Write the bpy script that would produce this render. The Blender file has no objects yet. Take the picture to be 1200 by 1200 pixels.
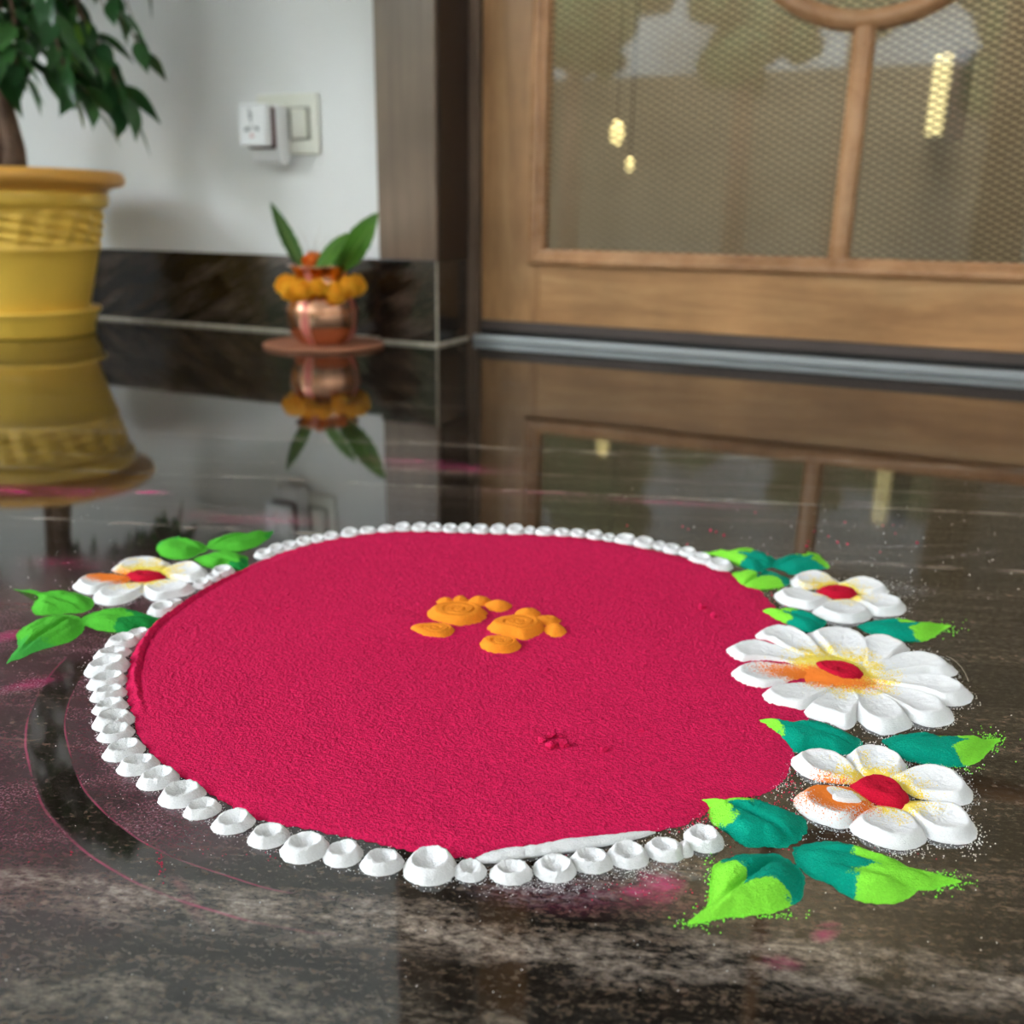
import bpy, bmesh, math, random
import numpy as np
from mathutils import Vector, Matrix

C = bpy.context.scene.collection
SC = bpy.context.scene
rng = np.random.default_rng(7)
random.seed(7)

# ------------------------------------------------------------------ camera
# World: the door wall runs along +X, depth into the picture is +Y, floor at z = 0.
F_PX, PITCH, ROLL, YAW, CAM_H = 1090.0, 0.3070, 0.0165, -0.405, 0.22
def _axes():
    cp, sp, c, s = math.cos(PITCH), math.sin(PITCH), math.cos(YAW), math.sin(YAW)
    M = np.array([[c, s, 0], [-s, c, 0], [0, 0, 1.0]])
    r, u, f = np.array([1, 0, 0.0]), np.array([0, sp, cp]), np.array([0, cp, -sp])
    cr, sr = math.cos(ROLL), math.sin(ROLL)
    return M @ (cr * r + sr * u), M @ (-sr * r + cr * u), M @ f
RI, UP, FW = _axes()
CAMP = np.array([0, 0, CAM_H])
cam_data = bpy.data.cameras.new('camera')
cam = bpy.data.objects.new('camera', cam_data)
C.objects.link(cam)
cam.matrix_world = Matrix(((RI[0], UP[0], -FW[0], 0), (RI[1], UP[1], -FW[1], 0), (RI[2], UP[2], -FW[2], CAM_H), (0, 0, 0, 1)))
cam_data.sensor_width = 36
cam_data.lens = F_PX / 1200 * 36
cam_data.clip_start = 0.01
cam_data.dof.use_dof = True
cam_data.dof.focus_distance = 0.385
cam_data.dof.aperture_fstop = 9.5
SC.camera = cam

# ------------------------------------------------------------------ sky, light, exposure
SC.view_settings.view_transform = 'Standard'
SC.view_settings.look = 'None'
SC.view_settings.gamma = 1
SC.view_settings.use_curve_mapping = False
SC.view_settings.exposure = 3.2
world = bpy.data.worlds.new('sky')
SC.world = world
world.use_nodes = True
wt = world.node_tree
wt.nodes.clear()
w_out = wt.nodes.new('ShaderNodeOutputWorld')
w_bg = wt.nodes.new('ShaderNodeBackground')
w_tc = wt.nodes.new('ShaderNodeTexCoord')
w_sep = wt.nodes.new('ShaderNodeSeparateXYZ')
w_ramp = wt.nodes.new('ShaderNodeValToRGB')
wt.links.new(w_tc.outputs['Generated'], w_sep.inputs[0])
wt.links.new(w_sep.outputs['Z'], w_ramp.inputs[0])
wt.links.new(w_ramp.outputs[0], w_bg.inputs[0])
wt.links.new(w_bg.outputs[0], w_out.inputs[0])
w_ramp.color_ramp.elements[0].position = 0.0
w_ramp.color_ramp.elements[0].color = (1.0, 0.985, 0.95, 1)
w_ramp.color_ramp.elements[1].position = 0.8
w_ramp.color_ramp.elements[1].color = (0.72, 0.84, 1.0, 1)
w_bg.inputs[1].default_value = 2.2

# ------------------------------------------------------------------ helpers
def ray(x, y):
    return FW + (x - 600) / F_PX * RI - (y - 600) / F_PX * UP
def ground(x, y, z=0.0):
    d = ray(x, y)
    return (CAMP + d * ((z - CAM_H) / d[2]))[:2]
def smooth(a, b, x):
    t = np.clip((x - a) / (b - a), 0, 1)
    return t * t * (3 - 2 * t)
_lat = rng.random((256, 256))
def vnoise(x, y, s=1.0, o=0.0):
    x, y = np.asarray(x) * s + o * 17.3 + 1000, np.asarray(y) * s + o * 31.7 + 1000
    xi, yi = np.floor(x).astype(int), np.floor(y).astype(int)
    fx, fy = x - xi, y - yi
    fx, fy = fx * fx * (3 - 2 * fx), fy * fy * (3 - 2 * fy)
    g = lambda i, j: _lat[(xi + i) % 256, (yi + j) % 256]
    return ((g(0, 0) * (1 - fx) + g(1, 0) * fx) * (1 - fy) + (g(0, 1) * (1 - fx) + g(1, 1) * fx) * fy) * 2 - 1

def link(o, parent=None):
    C.objects.link(o)
    if parent is not None:
        o.parent = parent
    return o
def tag(o, label=None, cat=None, group=None, kind=None):
    if label: o['label'] = label
    if cat: o['category'] = cat
    if group: o['group'] = group
    if kind: o['kind'] = kind
    return o
def empty(name, loc, label=None, cat=None, group=None, kind=None):
    o = bpy.data.objects.new(name, None)
    o.empty_display_size = 0.02
    o.location = loc
    link(o)
    return tag(o, label, cat, group, kind)
def mesh_obj(name, verts, faces, m, parent=None, loc=(0, 0, 0), flat=False):
    me = bpy.data.meshes.new(name)
    me.from_pydata([tuple(map(float, v)) for v in verts], [], faces)
    me.materials.append(m)
    if not flat:
        me.polygons.foreach_set('use_smooth', [True] * len(me.polygons))
    me.update()
    o = bpy.data.objects.new(name, me)
    o.location = loc
    return link(o, parent)
def bm_obj(name, bm, m, parent=None, loc=(0, 0, 0), smooth_=False):
    bmesh.ops.recalc_face_normals(bm, faces=bm.faces[:])
    me = bpy.data.meshes.new(name)
    bm.to_mesh(me); bm.free()
    me.materials.append(m)
    if smooth_:
        me.polygons.foreach_set('use_smooth', [True] * len(me.polygons))
    o = bpy.data.objects.new(name, me)
    o.location = loc
    return link(o, parent)
def add_box(bm, x0, x1, y0, y1, z0, z1, bev=0.0, seg=2):
    t = bmesh.new()
    v = [t.verts.new(p) for p in ((x0, y0, z0), (x1, y0, z0), (x1, y1, z0), (x0, y1, z0), (x0, y0, z1), (x1, y0, z1), (x1, y1, z1), (x0, y1, z1))]
    for f in ((3, 2, 1, 0), (4, 5, 6, 7), (0, 1, 5, 4), (1, 2, 6, 5), (2, 3, 7, 6), (3, 0, 4, 7)):
        t.faces.new([v[i] for i in f])
    if bev > 0:
        bmesh.ops.bevel(t, geom=t.edges[:], offset=bev, segments=seg, profile=0.5, affect='EDGES')
    me = bpy.data.meshes.new('tmp'); t.to_mesh(me); t.free()
    bm.from_mesh(me); bpy.data.meshes.remove(me)
def box(name, m, x0, x1, y0, y1, z0, z1, bev=0.0, parent=None, seg=2):
    bm = bmesh.new(); add_box(bm, x0, x1, y0, y1, z0, z1, bev, seg)
    return bm_obj(name, bm, m, parent)
def struct(o):
    o['kind'] = 'structure'; return o
def lathe(name, prof, m, parent=None, loc=(0, 0, 0), n=64, fn=None):
    V, Fc = [], []
    for (r, z) in prof:
        for k in range(n):
            a = 2 * math.pi * k / n
            rr = r + (fn(a, z) if fn else 0)
            V.append((rr * math.cos(a), rr * math.sin(a), z))
    for i in range(len(prof) - 1):
        for k in range(n):
            Fc.append((i * n + k, i * n + (k + 1) % n, (i + 1) * n + (k + 1) % n, (i + 1) * n + k))
    return mesh_obj(name, V, Fc, m, parent, loc)
def tube(path, radii, n=8):
    V, Fc = [], []
    path = [Vector(p) for p in path]
    for i, p in enumerate(path):
        d = (path[min(i + 1, len(path) - 1)] - path[max(i - 1, 0)]).normalized()
        a = d.cross(Vector((0.3, 0.2, 1))) if abs(d.z) < 0.9 else d.cross(Vector((1, 0.1, 0)))
        a.normalize(); b = d.cross(a)
        for k in range(n):
            t = 2 * math.pi * k / n
            V.append(p + (a * math.cos(t) + b * math.sin(t)) * radii[i])
    for i in range(len(path) - 1):
        for k in range(n):
            Fc.append((i * n + k, i * n + (k + 1) % n, (i + 1) * n + (k + 1) % n, (i + 1) * n + k))
    Fc.append(tuple(range(n))[::-1]); Fc.append(tuple((len(path) - 1) * n + k for k in range(n)))
    return V, Fc

# ---- node helpers
class NT:
    def __init__(s, name):
        s.m = bpy.data.materials.new(name); s.m.use_nodes = True
        s.t = s.m.node_tree; s.t.nodes.clear()
        s.out = s.t.nodes.new('ShaderNodeOutputMaterial')
        s.b = s.t.nodes.new('ShaderNodeBsdfPrincipled')
        s.t.links.new(s.b.outputs[0], s.out.inputs[0])
        s.tc = s.t.nodes.new('ShaderNodeTexCoord').outputs['Object']
    def n(s, k, **kw):
        x = s.t.nodes.new('ShaderNode' + k)
        for a, b in kw.items(): setattr(x, a, b)
        return x
    def l(s, a, b): s.t.links.new(a, b)
    def mapping(s, loc=(0, 0, 0), rot=(0, 0, 0), scale=(1, 1, 1), src=None):
        x = s.n('Mapping'); x.inputs[1].default_value = loc; x.inputs[2].default_value = rot; x.inputs[3].default_value = scale
        s.l(src or s.tc, x.inputs[0]); return x.outputs[0]
    def noise(s, scale, detail=4, rough=0.5, dist=0.0, vec=None, out='Fac'):
        x = s.n('TexNoise'); x.inputs['Scale'].default_value = scale; x.inputs['Detail'].default_value = detail
        x.inputs['Roughness'].default_value = rough; x.inputs['Distortion'].default_value = dist
        s.l(vec or s.tc, x.inputs['Vector']); return x.outputs[out]
    def ramp(s, fac, stops):
        x = s.n('ValToRGB'); e = x.color_ramp.elements
        while len(e) < len(stops): e.new(0.5)
        for i, (p, c) in enumerate(stops):
            e[i].position = p
            e[i].color = (c, c, c, 1) if isinstance(c, (int, float)) else (*c, 1)
        s.l(fac, x.inputs[0]); return x.outputs[0]
    def math(s, op, a, b=None, clamp=False):
        x = s.n('Math', operation=op, use_clamp=clamp)
        for i, v in enumerate((a, b)):
            if v is None: continue
            if isinstance(v, (int, float)): x.inputs[i].default_value = v
            else: s.l(v, x.inputs[i])
        return x.outputs[0]
    def step(s, x, a, b, v0=0.0, v1=1.0):
        m = s.n('MapRange', interpolation_type='SMOOTHSTEP')
        s.l(x, m.inputs['Value'])
        for k, v in (('From Min', a), ('From Max', b), ('To Min', v0), ('To Max', v1)): m.inputs[k].default_value = v
        return m.outputs[0]
    def mix(s, fac, a, b, blend='MIX'):
        x = s.n('MixRGB', blend_type=blend)
        for i, v in enumerate((fac, a, b)):
            if isinstance(v, (int, float)): x.inputs[i].default_value = v
            elif isinstance(v, tuple): x.inputs[i].default_value = (*v, 1)
            else: s.l(v, x.inputs[i])
        return x.outputs[0]
    def bump(s, h, strength=0.3, dist=0.001):
        x = s.n('Bump'); x.inputs['Strength'].default_value = strength; x.inputs['Distance'].default_value = dist
        s.l(h, x.inputs['Height']); s.l(x.outputs[0], s.b.inputs['Normal'])
    def set(s, col=None, rough=None, metal=None, ior=None, spec=None):
        for k, v in (('Base Color', col), ('Roughness', rough), ('Metallic', metal), ('IOR', ior), ('Specular IOR Level', spec)):
            if v is None: continue
            if isinstance(v, tuple): s.b.inputs[k].default_value = (*v, 1)
            elif isinstance(v, (int, float)): s.b.inputs[k].default_value = v
            else: s.l(v, s.b.inputs[k])
        return s.m

def srgb(r, g, b):
    f = lambda c: c / 12.92 if c <= 0.04045 else ((c + 0.055) / 1.055) ** 2.4
    return (f(r / 255), f(g / 255), f(b / 255))

def mat_plain(name, col, rough=0.5, metal=0.0, var=0.12, scale=8.0, bump=0.0, bscale=200.0):
    s = NT(name)
    nz = s.noise(scale, 3)
    c = s.mix(s.ramp(nz, [(0.3, 0.0), (0.7, 1.0)]), tuple(x * (1 - var) for x in col), tuple(min(1, x * (1 + var)) for x in col))
    s.set(c, rough, metal)
    if bump: s.bump(s.noise(bscale, 3), bump, 0.001)
    return s.m

def mat_granite(name, floor=False):
    s = NT(name)
    rot = s.mapping(rot=(0, 0, math.radians(-17))) if floor else s.mapping(rot=(0, math.radians(24), 0))
    st = (1.3, 13.0, 8.0) if floor else (3.0, 3.0, 16.0)
    sv = s.mapping(scale=st, src=rot)
    warp = s.noise(2.2, 6, 0.62, 0.9, sv)
    fine = s.noise(6.0, 8, 0.7, 0.4, s.mapping(scale=(st[0] * 1.2, st[1] * 2.2, st[2] * 2), src=rot))
    grain = s.noise(380.0 if floor else 160.0, 4, 0.75, 0, s.mapping(scale=(0.55, 1, 1), src=rot) if floor else None)
    grain2 = s.noise(1100.0 if floor else 300.0, 2, 0.6, 0)
    k = s.math('ADD', s.math('MULTIPLY', warp, 0.55), s.math('MULTIPLY', fine, 0.45))
    k = s.math('ADD', k, s.math('MULTIPLY', s.math('SUBTRACT', grain, 0.5), 0.52 if floor else 0.24))
    k = s.math('ADD', s.math('MULTIPLY', s.math('SUBTRACT', k, 0.5), 1.7 if floor else 1.2), 0.395 if floor else 0.47)
    col = s.ramp(k, [(0.36, (0.004, 0.0034, 0.003)), (0.47, (0.026, 0.0185, 0.013)), (0.56, (0.075, 0.052, 0.038)), (0.72, (0.19, 0.14, 0.105))])
    # mica / rust specks
    sp = s.ramp(s.noise(300.0, 2, 0.5, 0), [(0.62, 0.0), (0.7, 1.0)])
    col = s.mix(s.math('MULTIPLY', sp, 0.3), col, (0.09, 0.035, 0.02))
    sp2 = s.ramp(grain2, [(0.66, 0.0), (0.72, 1.0)])
    col = s.mix(s.math('MULTIPLY', sp2, 0.22), col, (0.35, 0.31, 0.27))
    if not floor:
        return s.set(col, 0.16, 0, 1.55)
    coarse = s.noise(520.0, 3, 0.75, 0.3, s.mapping(scale=(0.6, 1, 1), src=rot))
    col = s.mix(s.math('MULTIPLY', s.step(coarse, 0.51, 0.66), 0.5), col, (0.125, 0.094, 0.064))
    col = s.mix(s.math('MULTIPLY', s.step(coarse, 0.38, 0.52, 1.0, 0.0), 0.9), col, (0.004, 0.0035, 0.003))
    # ---- one pale vein near the front edge of the slab, with a shape of its own
    sep = s.n('SeparateXYZ'); s.l(rot, sep.inputs[0])
    vx, vy = sep.outputs[0], sep.outputs[1]
    wv = s.noise(7.0, 4, 0.6, 0, rot)
    def vein(y0, half, amp, tint):
        d = s.math('ABSOLUTE', s.math('SUBTRACT', s.math('ADD', vy, s.math('MULTIPLY', s.math('SUBTRACT', wv, 0.5), amp)), y0))
        f = s.ramp(s.math('DIVIDE', d, half), [(0.35, 1.0), (1.0, 0.0)])
        f = s.math('MULTIPLY', f, s.ramp(s.noise(60, 5, 0.75, 0.5, s.mapping(scale=(0.5, 1.3, 1), src=rot)), [(0.40, 0.0), (0.62, 1.0)]))
        return f
    f1 = vein(0.2405, 0.015, 0.03, None)
    col = s.mix(s.math('MULTIPLY', f1, 0.8), col, s.mix(s.step(grain, 0.3, 0.7), (0.05, 0.037, 0.028), (0.50, 0.41, 0.34)))
    f5 = vein(0.200, 0.020, 0.03, None)
    col = s.mix(s.math('MULTIPLY', f5, 0.6), col, s.mix(s.step(grain, 0.3, 0.7), (0.04, 0.032, 0.024), (0.34, 0.29, 0.23)))
    f2 = vein(0.615, 0.006, 0.02, None)
    col = s.mix(s.math('MULTIPLY', f2, 0.5), col, (0.40, 0.33, 0.27))
    f3 = vein(0.750, 0.0045, 0.010, None)
    col = s.mix(s.math('MULTIPLY', f3, 0.5), col, (0.50, 0.42, 0.34))
    f6 = vein(0.803, 0.004, 0.014, None)
    col = s.mix(s.math('MULTIPLY', f6, 0.35), col, (0.42, 0.35, 0.28))
    f4 = vein(0.90, 0.012, 0.05, None)
    col = s.mix(s.math('MULTIPLY', f4, 0.7), col, (0.30, 0.24, 0.19))
    # ---- powder dust: a purple haze around the rangoli, wiped clean along a ring-shaped stroke
    P = s.n('SeparateXYZ'); s.l(s.tc, P.inputs[0])
    def dist(cx, cy, rx=1.0, ry=1.0, ang=0.0):
        v = s.mapping(loc=(-cx, -cy, 0))
        if ang: v = s.mapping(rot=(0, 0, -ang), src=v)
        v = s.mapping(scale=(1 / rx, 1 / ry, 0), src=v)
        q = s.n('VectorMath', operation='LENGTH'); s.l(v, q.inputs[0]); return q.outputs['Value']
    RC = (-0.2035, 0.388)
    rad = s.math('ADD', dist(*RC), s.math('MULTIPLY', s.math('SUBTRACT', s.noise(14, 2, 0.5), 0.5), 0.006))
    haze = s.ramp(dist(-0.37, 0.28, 0.17, 0.22, math.radians(25)), [(0.5, 1.0), (1.0, 0.0)])
    inner = s.ramp(dist(-0.30, 0.235, 0.13, 0.075, math.radians(17)), [(0.6, 1.0), (1.0, 0.0)])
    hz = s.math('MAXIMUM', haze, inner)
    cl = s.ramp(s.noise(26, 5, 0.65, 0.3, s.mapping(scale=(0.7, 1.6, 1), src=rot)), [(0.3, 0.35), (0.6, 1.0)])
    hz = s.math('MULTIPLY', hz, cl)
    band = s.math('MULTIPLY', s.step(rad, 0.1786, 0.1796), s.step(rad, 0.1925, 0.1945, 1.0, 0.0))
    # angular limits of the wiped stroke: left / front-left side only
    ang_ok = s.math('MULTIPLY', s.step(P.outputs[1], 0.302, 0.314, 1.0, 0.0), s.step(P.outputs[0], -0.20, -0.13, 1.0, 0.0))
    band = s.math('MULTIPLY', band, ang_ok)
    clean = s.math('SUBTRACT', 1.0, band)
    hz = s.math('MULTIPLY', hz, s.math('ADD', s.math('MULTIPLY', clean, 0.92), 0.08))
    powd = s.ramp(s.noise(900, 2, 0.7), [(0.42, 0.1), (0.62, 1.0)])
    hzf = s.math('MULTIPLY', hz, s.math('ADD', s.math('MULTIPLY', powd, 0.58), 0.30))
    col = s.mix(hzf, col, (0.15, 0.040, 0.065))
    lines = s.math('ADD', s.step(s.math('ABSOLUTE', s.math('SUBTRACT', rad, 0.1789)), 0.0, 0.0006, 1.0, 0.0),
                   s.step(s.math('ABSOLUTE', s.math('SUBTRACT', rad, 0.1945)), 0.0, 0.0008, 1.0, 0.0), True)
    lines = s.math('MULTIPLY', s.math('MULTIPLY', lines, ang_ok), s.ramp(s.noise(35, 3), [(0.38, 0.1), (0.62, 0.9)]))
    col = s.mix(s.math('MULTIPLY', lines, 0.75), col, (0.40, 0.07, 0.14))
    # scattered pink smears left by the powder
    pk = 0
    smears = [((20, 575), 0.10, 0.018, 17, 1.0), ((95, 575), 0.05, 0.010, 17, 0.7), ((176, 577), 0.022, 0.010, 17, 1.0), ((75, 660), 0.035, 0.014, 17, 0.45),
              ((480, 540), 0.06, 0.012, 17, 0.7), ((530, 548), 0.08, 0.02, 17, 0.45), ((640, 578), 0.07, 0.010, 17, 0.35), ((800, 590), 0.09, 0.011, 17, 0.55), ((300, 608), 0.08, 0.02, 17, 0.35),
              ((12, 745), 0.012, 0.010, 60, 1.0), ((775, 1035), 0.012, 0.010, 100, 0.95), ((752, 1046), 0.010, 0.004, 17, 1.0),
              ((915, 1128), 0.008, 0.004, 17, 0.7), ((968, 1092), 0.008, 0.004, 60, 0.6), ((700, 1050), 0.05, 0.012, 20, 0.2), ((210, 1035), 0.03, 0.003, 150, 0.12), ((40, 800), 0.02, 0.008, 60, 0.7)]
    tot = None
    for (px, rx, ry, a, amt) in smears:
        g = ground(*px)
        f = s.math('MULTIPLY', s.ramp(dist(g[0], g[1], rx, ry, math.radians(a)), [(0.15, 1.0), (1.0, 0.0)]), amt)
        tot = f if tot is None else s.math('MAXIMUM', tot, f)
    brk = s.ramp(s.noise(55, 6, 0.75, 0.6, s.mapping(scale=(0.5, 1.5, 1), src=rot)), [(0.38, 0.0), (0.60, 1.0)])
    col = s.mix(s.math('MULTIPLY', s.math('MULTIPLY', tot, brk), 0.9), col, (0.55, 0.05, 0.18))
    # white powder smudges on the right and dust near the front rings
    tw = None
    for (px, rx, ry, a, amt) in [((1045, 690), 0.035, 0.016, 20, 0.6), ((875, 588), 0.05, 0.010, 17, 0.7), ((1060, 640), 0.06, 0.005, 30, 0.4), ((1130, 650), 0.05, 0.006, 40, 0.35), ((640, 1042), 0.035, 0.010, 22, 0.55), ((745, 1022), 0.03, 0.009, 22, 0.5), ((1125, 915), 0.02, 0.006, 100, 0.5), ((600, 450), 0.03, 0.012, 17, 0.8), ((20, 445), 0.06, 0.02, 17, 0.4)]:
        g = ground(*px)
        f = s.math('MULTIPLY', s.ramp(dist(g[0], g[1], rx, ry, math.radians(a)), [(0.1, 1.0), (1.0, 0.0)]), amt)
        tw = f if tw is None else s.math('MAXIMUM', tw, f)
    brw = s.ramp(s.noise(300, 5, 0.8, 0.5, s.mapping(scale=(0.6, 1.2, 1), src=rot)), [(0.45, 0.0), (0.65, 1.0)])
    col = s.mix(s.math('MULTIPLY', s.math('MULTIPLY', tw, brw), 0.8), col, (0.6, 0.6, 0.62))
    rough = s.math('ADD', 0.035, s.math('MULTIPLY', s.math('ADD', hzf, s.math('MULTIPLY', s.math('SUBTRACT', s.noise(18, 4, 0.6, 0, sv), 0.4), 0.10)), 0.35))
    s.set(col, s.math('MAXIMUM', rough, 0.03), 0, 1.78)
    s.bump(s.noise(9, 2), 0.02, 0.002)
    return s.m

def mat_powder(name, col, var=0.12, gscale=1500.0, bump=0.6, dist=0.0006, grit=0.0, gritcol=(1, 1, 1)):
    s = NT(name)
    nz = s.noise(gscale, 2, 0.6)
    c = s.mix(s.ramp(nz, [(0.3, 0.0), (0.7, 1.0)]), tuple(x * (1 - var) for x in col), tuple(min(1, x * (1 + var)) for x in col))
    if grit:
        c = s.mix(s.math('MULTIPLY', s.ramp(s.noise(gscale * 1.1, 1, 0.5, 0, s.mapping(loc=(3, 5, 1))), [(0.68, 0.0), (0.73, 1.0)]), grit), c, gritcol)
    s.set(c, 0.95, 0, 1.45, 0.15)
    s.bump(nz, bump, dist)
    return s

WHITE = (0.80, 0.80, 0.80)
def petal_material(name, orange=None, yellow_r=0.02, core_r=0.012, orange_ring=None):
    """white powder sprinkled yellow near the flower's heart; orange = (cx, cy, rx, ry, angle) patch in flower space"""
    s = mat_powder(name, WHITE, 0.05, 1700, 0.5, 0.0005)
    base = s.b.inputs['Base Color'].links[0].from_socket
    flat = s.mapping(scale=(1, 1, 0))
    q = s.n('VectorMath', operation='LENGTH'); s.l(flat, q.inputs[0])
    r = s.math('DIVIDE', q.outputs['Value'], yellow_r)
    gr = s.noise(1300, 2, 0.7)
    big = s.noise(120, 3, 0.6)
    f = s.math('SUBTRACT', s.math('ADD', s.math('MULTIPLY', s.math('SUBTRACT', gr, 0.5), 2.6), s.math('ADD', 1.0, s.math('MULTIPLY', s.math('SUBTRACT', big, 0.5), 1.6))), r)
    ymask = s.step(f, 0.0, 0.18)
    col = s.mix(ymask, base, s.mix(s.noise(700, 1), (0.90, 0.74, 0.12), (0.88, 0.62, 0.08)))
    if orange:
        cx, cy, rx, ry, a = orange
        v = s.mapping(loc=(-cx, -cy, 0)); v = s.mapping(rot=(0, 0, -a), src=v); v = s.mapping(scale=(1 / rx, 1 / ry, 0), src=v)
        q2 = s.n('VectorMath', operation='LENGTH'); s.l(v, q2.inputs[0])
        g2 = s.math('ADD', s.math('MULTIPLY', s.math('SUBTRACT', s.noise(1500, 2, 0.7), 0.5), 2.4), s.math('SUBTRACT', 1.0, q2.outputs['Value']))
        om = s.step(g2, 0.0, 0.15)
        if orange_ring:
            cx, cy, rx, ry, a = orange_ring
            v = s.mapping(loc=(-cx, -cy, 0)); v = s.mapping(rot=(0, 0, -a), src=v); v = s.mapping(scale=(1 / rx, 1 / ry, 0), src=v)
            q3 = s.n('VectorMath', operation='LENGTH'); s.l(v, q3.inputs[0])
            om = s.math('MULTIPLY', om, s.ramp(q3.outputs['Value'], [(0.95, 0.0), (1.05, 1.0)]))
        col = s.mix(om, col, (0.88, 0.22, 0.03))
    s.l(col, s.b.inputs['Base Color'])
    return s.m
def leaf_material(name, base, tip, split, axis_len, soft=0.02, rag=0.004, vein=None):
    """two powders: base colour near the stalk, tip colour beyond `split` metres along local X; ragged, grainy boundary"""
    s = mat_powder(name, base, 0.14, 1500, 0.9, 0.0008, 0.25, tuple(min(1.0, c * 1.6 + 0.12) for c in base))
    b0 = s.b.inputs['Base Color'].links[0].from_socket
    x = s.n('SeparateXYZ'); s.l(s.tc, x.inputs[0])
    w = s.math('MULTIPLY', s.math('SUBTRACT', s.noise(110, 3, 0.6), 0.5), rag * 4)
    g = s.math('MULTIPLY', s.math('SUBTRACT', s.noise(1700, 2, 0.7), 0.5), rag * 1.6)
    d = s.math('SUBTRACT', s.math('ADD', x.outputs[0], s.math('ADD', w, g)), split)
    ay = s.math('ABSOLUTE', x.outputs[1])
    d = s.math('SUBTRACT', d, s.math('MULTIPLY', s.ramp(ay, [(0.0, 1.0), (0.0035, 0.0)]), 0.008))
    f = s.ramp(s.math('MULTIPLY', d, 1000.0), [(0.0, 0.0), (0.5, 1.0)])
    t2 = s.mix(s.noise(900, 2), tuple(c * 0.85 for c in tip), tuple(min(1, c * 1.15) for c in tip))
    col = s.mix(f, b0, t2)
    s.l(col, s.b.inputs['Base Color'])
    return s.m

def mat_wood(name, c0, c1, c2, scale=(14, 14, 1.2), rough=0.32):
    s = NT(name)
    v = s.mapping(scale=scale)
    nz = s.noise(3.0, 6, 0.6, 1.2, v)
    fine = s.noise(40.0, 3, 0.6, 0.2, v)
    k = s.math('ADD', s.math('MULTIPLY', nz, 0.8), s.math('MULTIPLY', fine, 0.2))
    col = s.ramp(k, [(0.3, c0), (0.5, c1), (0.7, c2)])
    blot = s.ramp(s.noise(5, 3, 0.5), [(0.35, 0.75), (0.65, 1.1)])
    col = s.mix(1.0, col, blot, 'MULTIPLY')
    s.set(col, rough)
    s.bump(fine, 0.08, 0.0008)
    return s.m

# ------------------------------------------------------------------ materials
M = {}
M['granite_floor'] = mat_granite('granite_floor', True)
M['granite'] = mat_granite('granite_skirting')
M['plaster'] = mat_plain('white_plaster', (0.87, 0.88, 0.865), 0.7, 0, 0.02, 3, 0.05, 90)
M['ceiling'] = mat_plain('ceiling_paint', (0.75, 0.74, 0.72), 0.8, 0, 0.02)
M['grout'] = mat_plain('cream_grout', (0.52, 0.47, 0.38), 0.85, 0, 0.2, 60)
M['frame'] = mat_wood('brown_frame', (0.16, 0.105, 0.070), (0.20, 0.135, 0.092), (0.24, 0.165, 0.115), (30, 30, 0.8), 0.28)
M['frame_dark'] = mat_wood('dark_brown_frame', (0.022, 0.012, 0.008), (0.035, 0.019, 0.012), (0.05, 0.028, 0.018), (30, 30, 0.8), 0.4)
M['wood_v'] = mat_wood('golden_wood_upright', (0.33, 0.155, 0.060), (0.48, 0.25, 0.105), (0.62, 0.37, 0.17), (7, 7, 1.0), 0.3)
M['wood_h'] = mat_wood('golden_wood_across', (0.33, 0.155, 0.060), (0.48, 0.25, 0.105), (0.62, 0.37, 0.17), (1.0, 7, 9), 0.3)
M['moulding'] = mat_wood('moulding_wood', (0.36, 0.165, 0.070), (0.48, 0.25, 0.12), (0.58, 0.33, 0.17), (4, 4, 4), 0.22)
M['rubber'] = mat_plain('brown_grey_strip', (0.075, 0.055, 0.048), 0.5)
M['aluminium'] = mat_plain('aluminium_strip', (0.42, 0.45, 0.47), 0.4, 0.6, 0.05)
M['black_gap'] = mat_plain('black_gap_fill', (0.008, 0.008, 0.008), 0.6)
M['wire'] = mat_plain('expanded_metal', (0.035, 0.028, 0.02), 0.5, 0.2, 0.1)
M['olive'] = mat_plain('olive_interior', (0.30, 0.245, 0.16), 0.8, 0, 0.06)
M['plate_plastic'] = mat_plain('cream_plastic', (0.86, 0.86, 0.76), 0.35, 0, 0.02)
M['white_plastic'] = mat_plain('white_plastic', (0.90, 0.91, 0.91), 0.3, 0, 0.02)
M['grey_plastic'] = mat_plain('grey_gap', (0.30, 0.30, 0.24), 0.5)
M['maroon'] = mat_plain('maroon_plastic', (0.085, 0.006, 0.010), 0.75, 0, 0.05)
M['ink'] = mat_plain('dark_print', (0.05, 0.07, 0.07), 0.6)
M['ink_red'] = mat_plain('pale_red_print', (0.62, 0.30, 0.30), 0.6)
M['yellow'] = mat_plain('yellow_plastic', (0.93, 0.59, 0.085), 0.34, 0, 0.05, 5)
M['yellow_rim'] = mat_plain('orange_yellow_plastic', (0.86, 0.43, 0.08), 0.36, 0, 0.06, 5)
M['soil'] = mat_plain('soil', (0.05, 0.032, 0.02), 0.95, 0, 0.4, 60, 0.8, 80)
M['bark'] = mat_plain('bark', (0.17, 0.10, 0.065), 0.85, 0, 0.4, 35, 0.8, 60)
M['terracotta'] = mat_plain('terracotta', (0.42, 0.17, 0.09), 0.65, 0, 0.1, 20)
M['concrete'] = mat_plain('outdoor_paving', (0.42, 0.40, 0.36), 0.85, 0, 0.1, 2)
M['garden_wall'] = mat_plain('garden_wall', (0.20, 0.17, 0.12), 0.9, 0, 0.3, 1.5)

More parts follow.
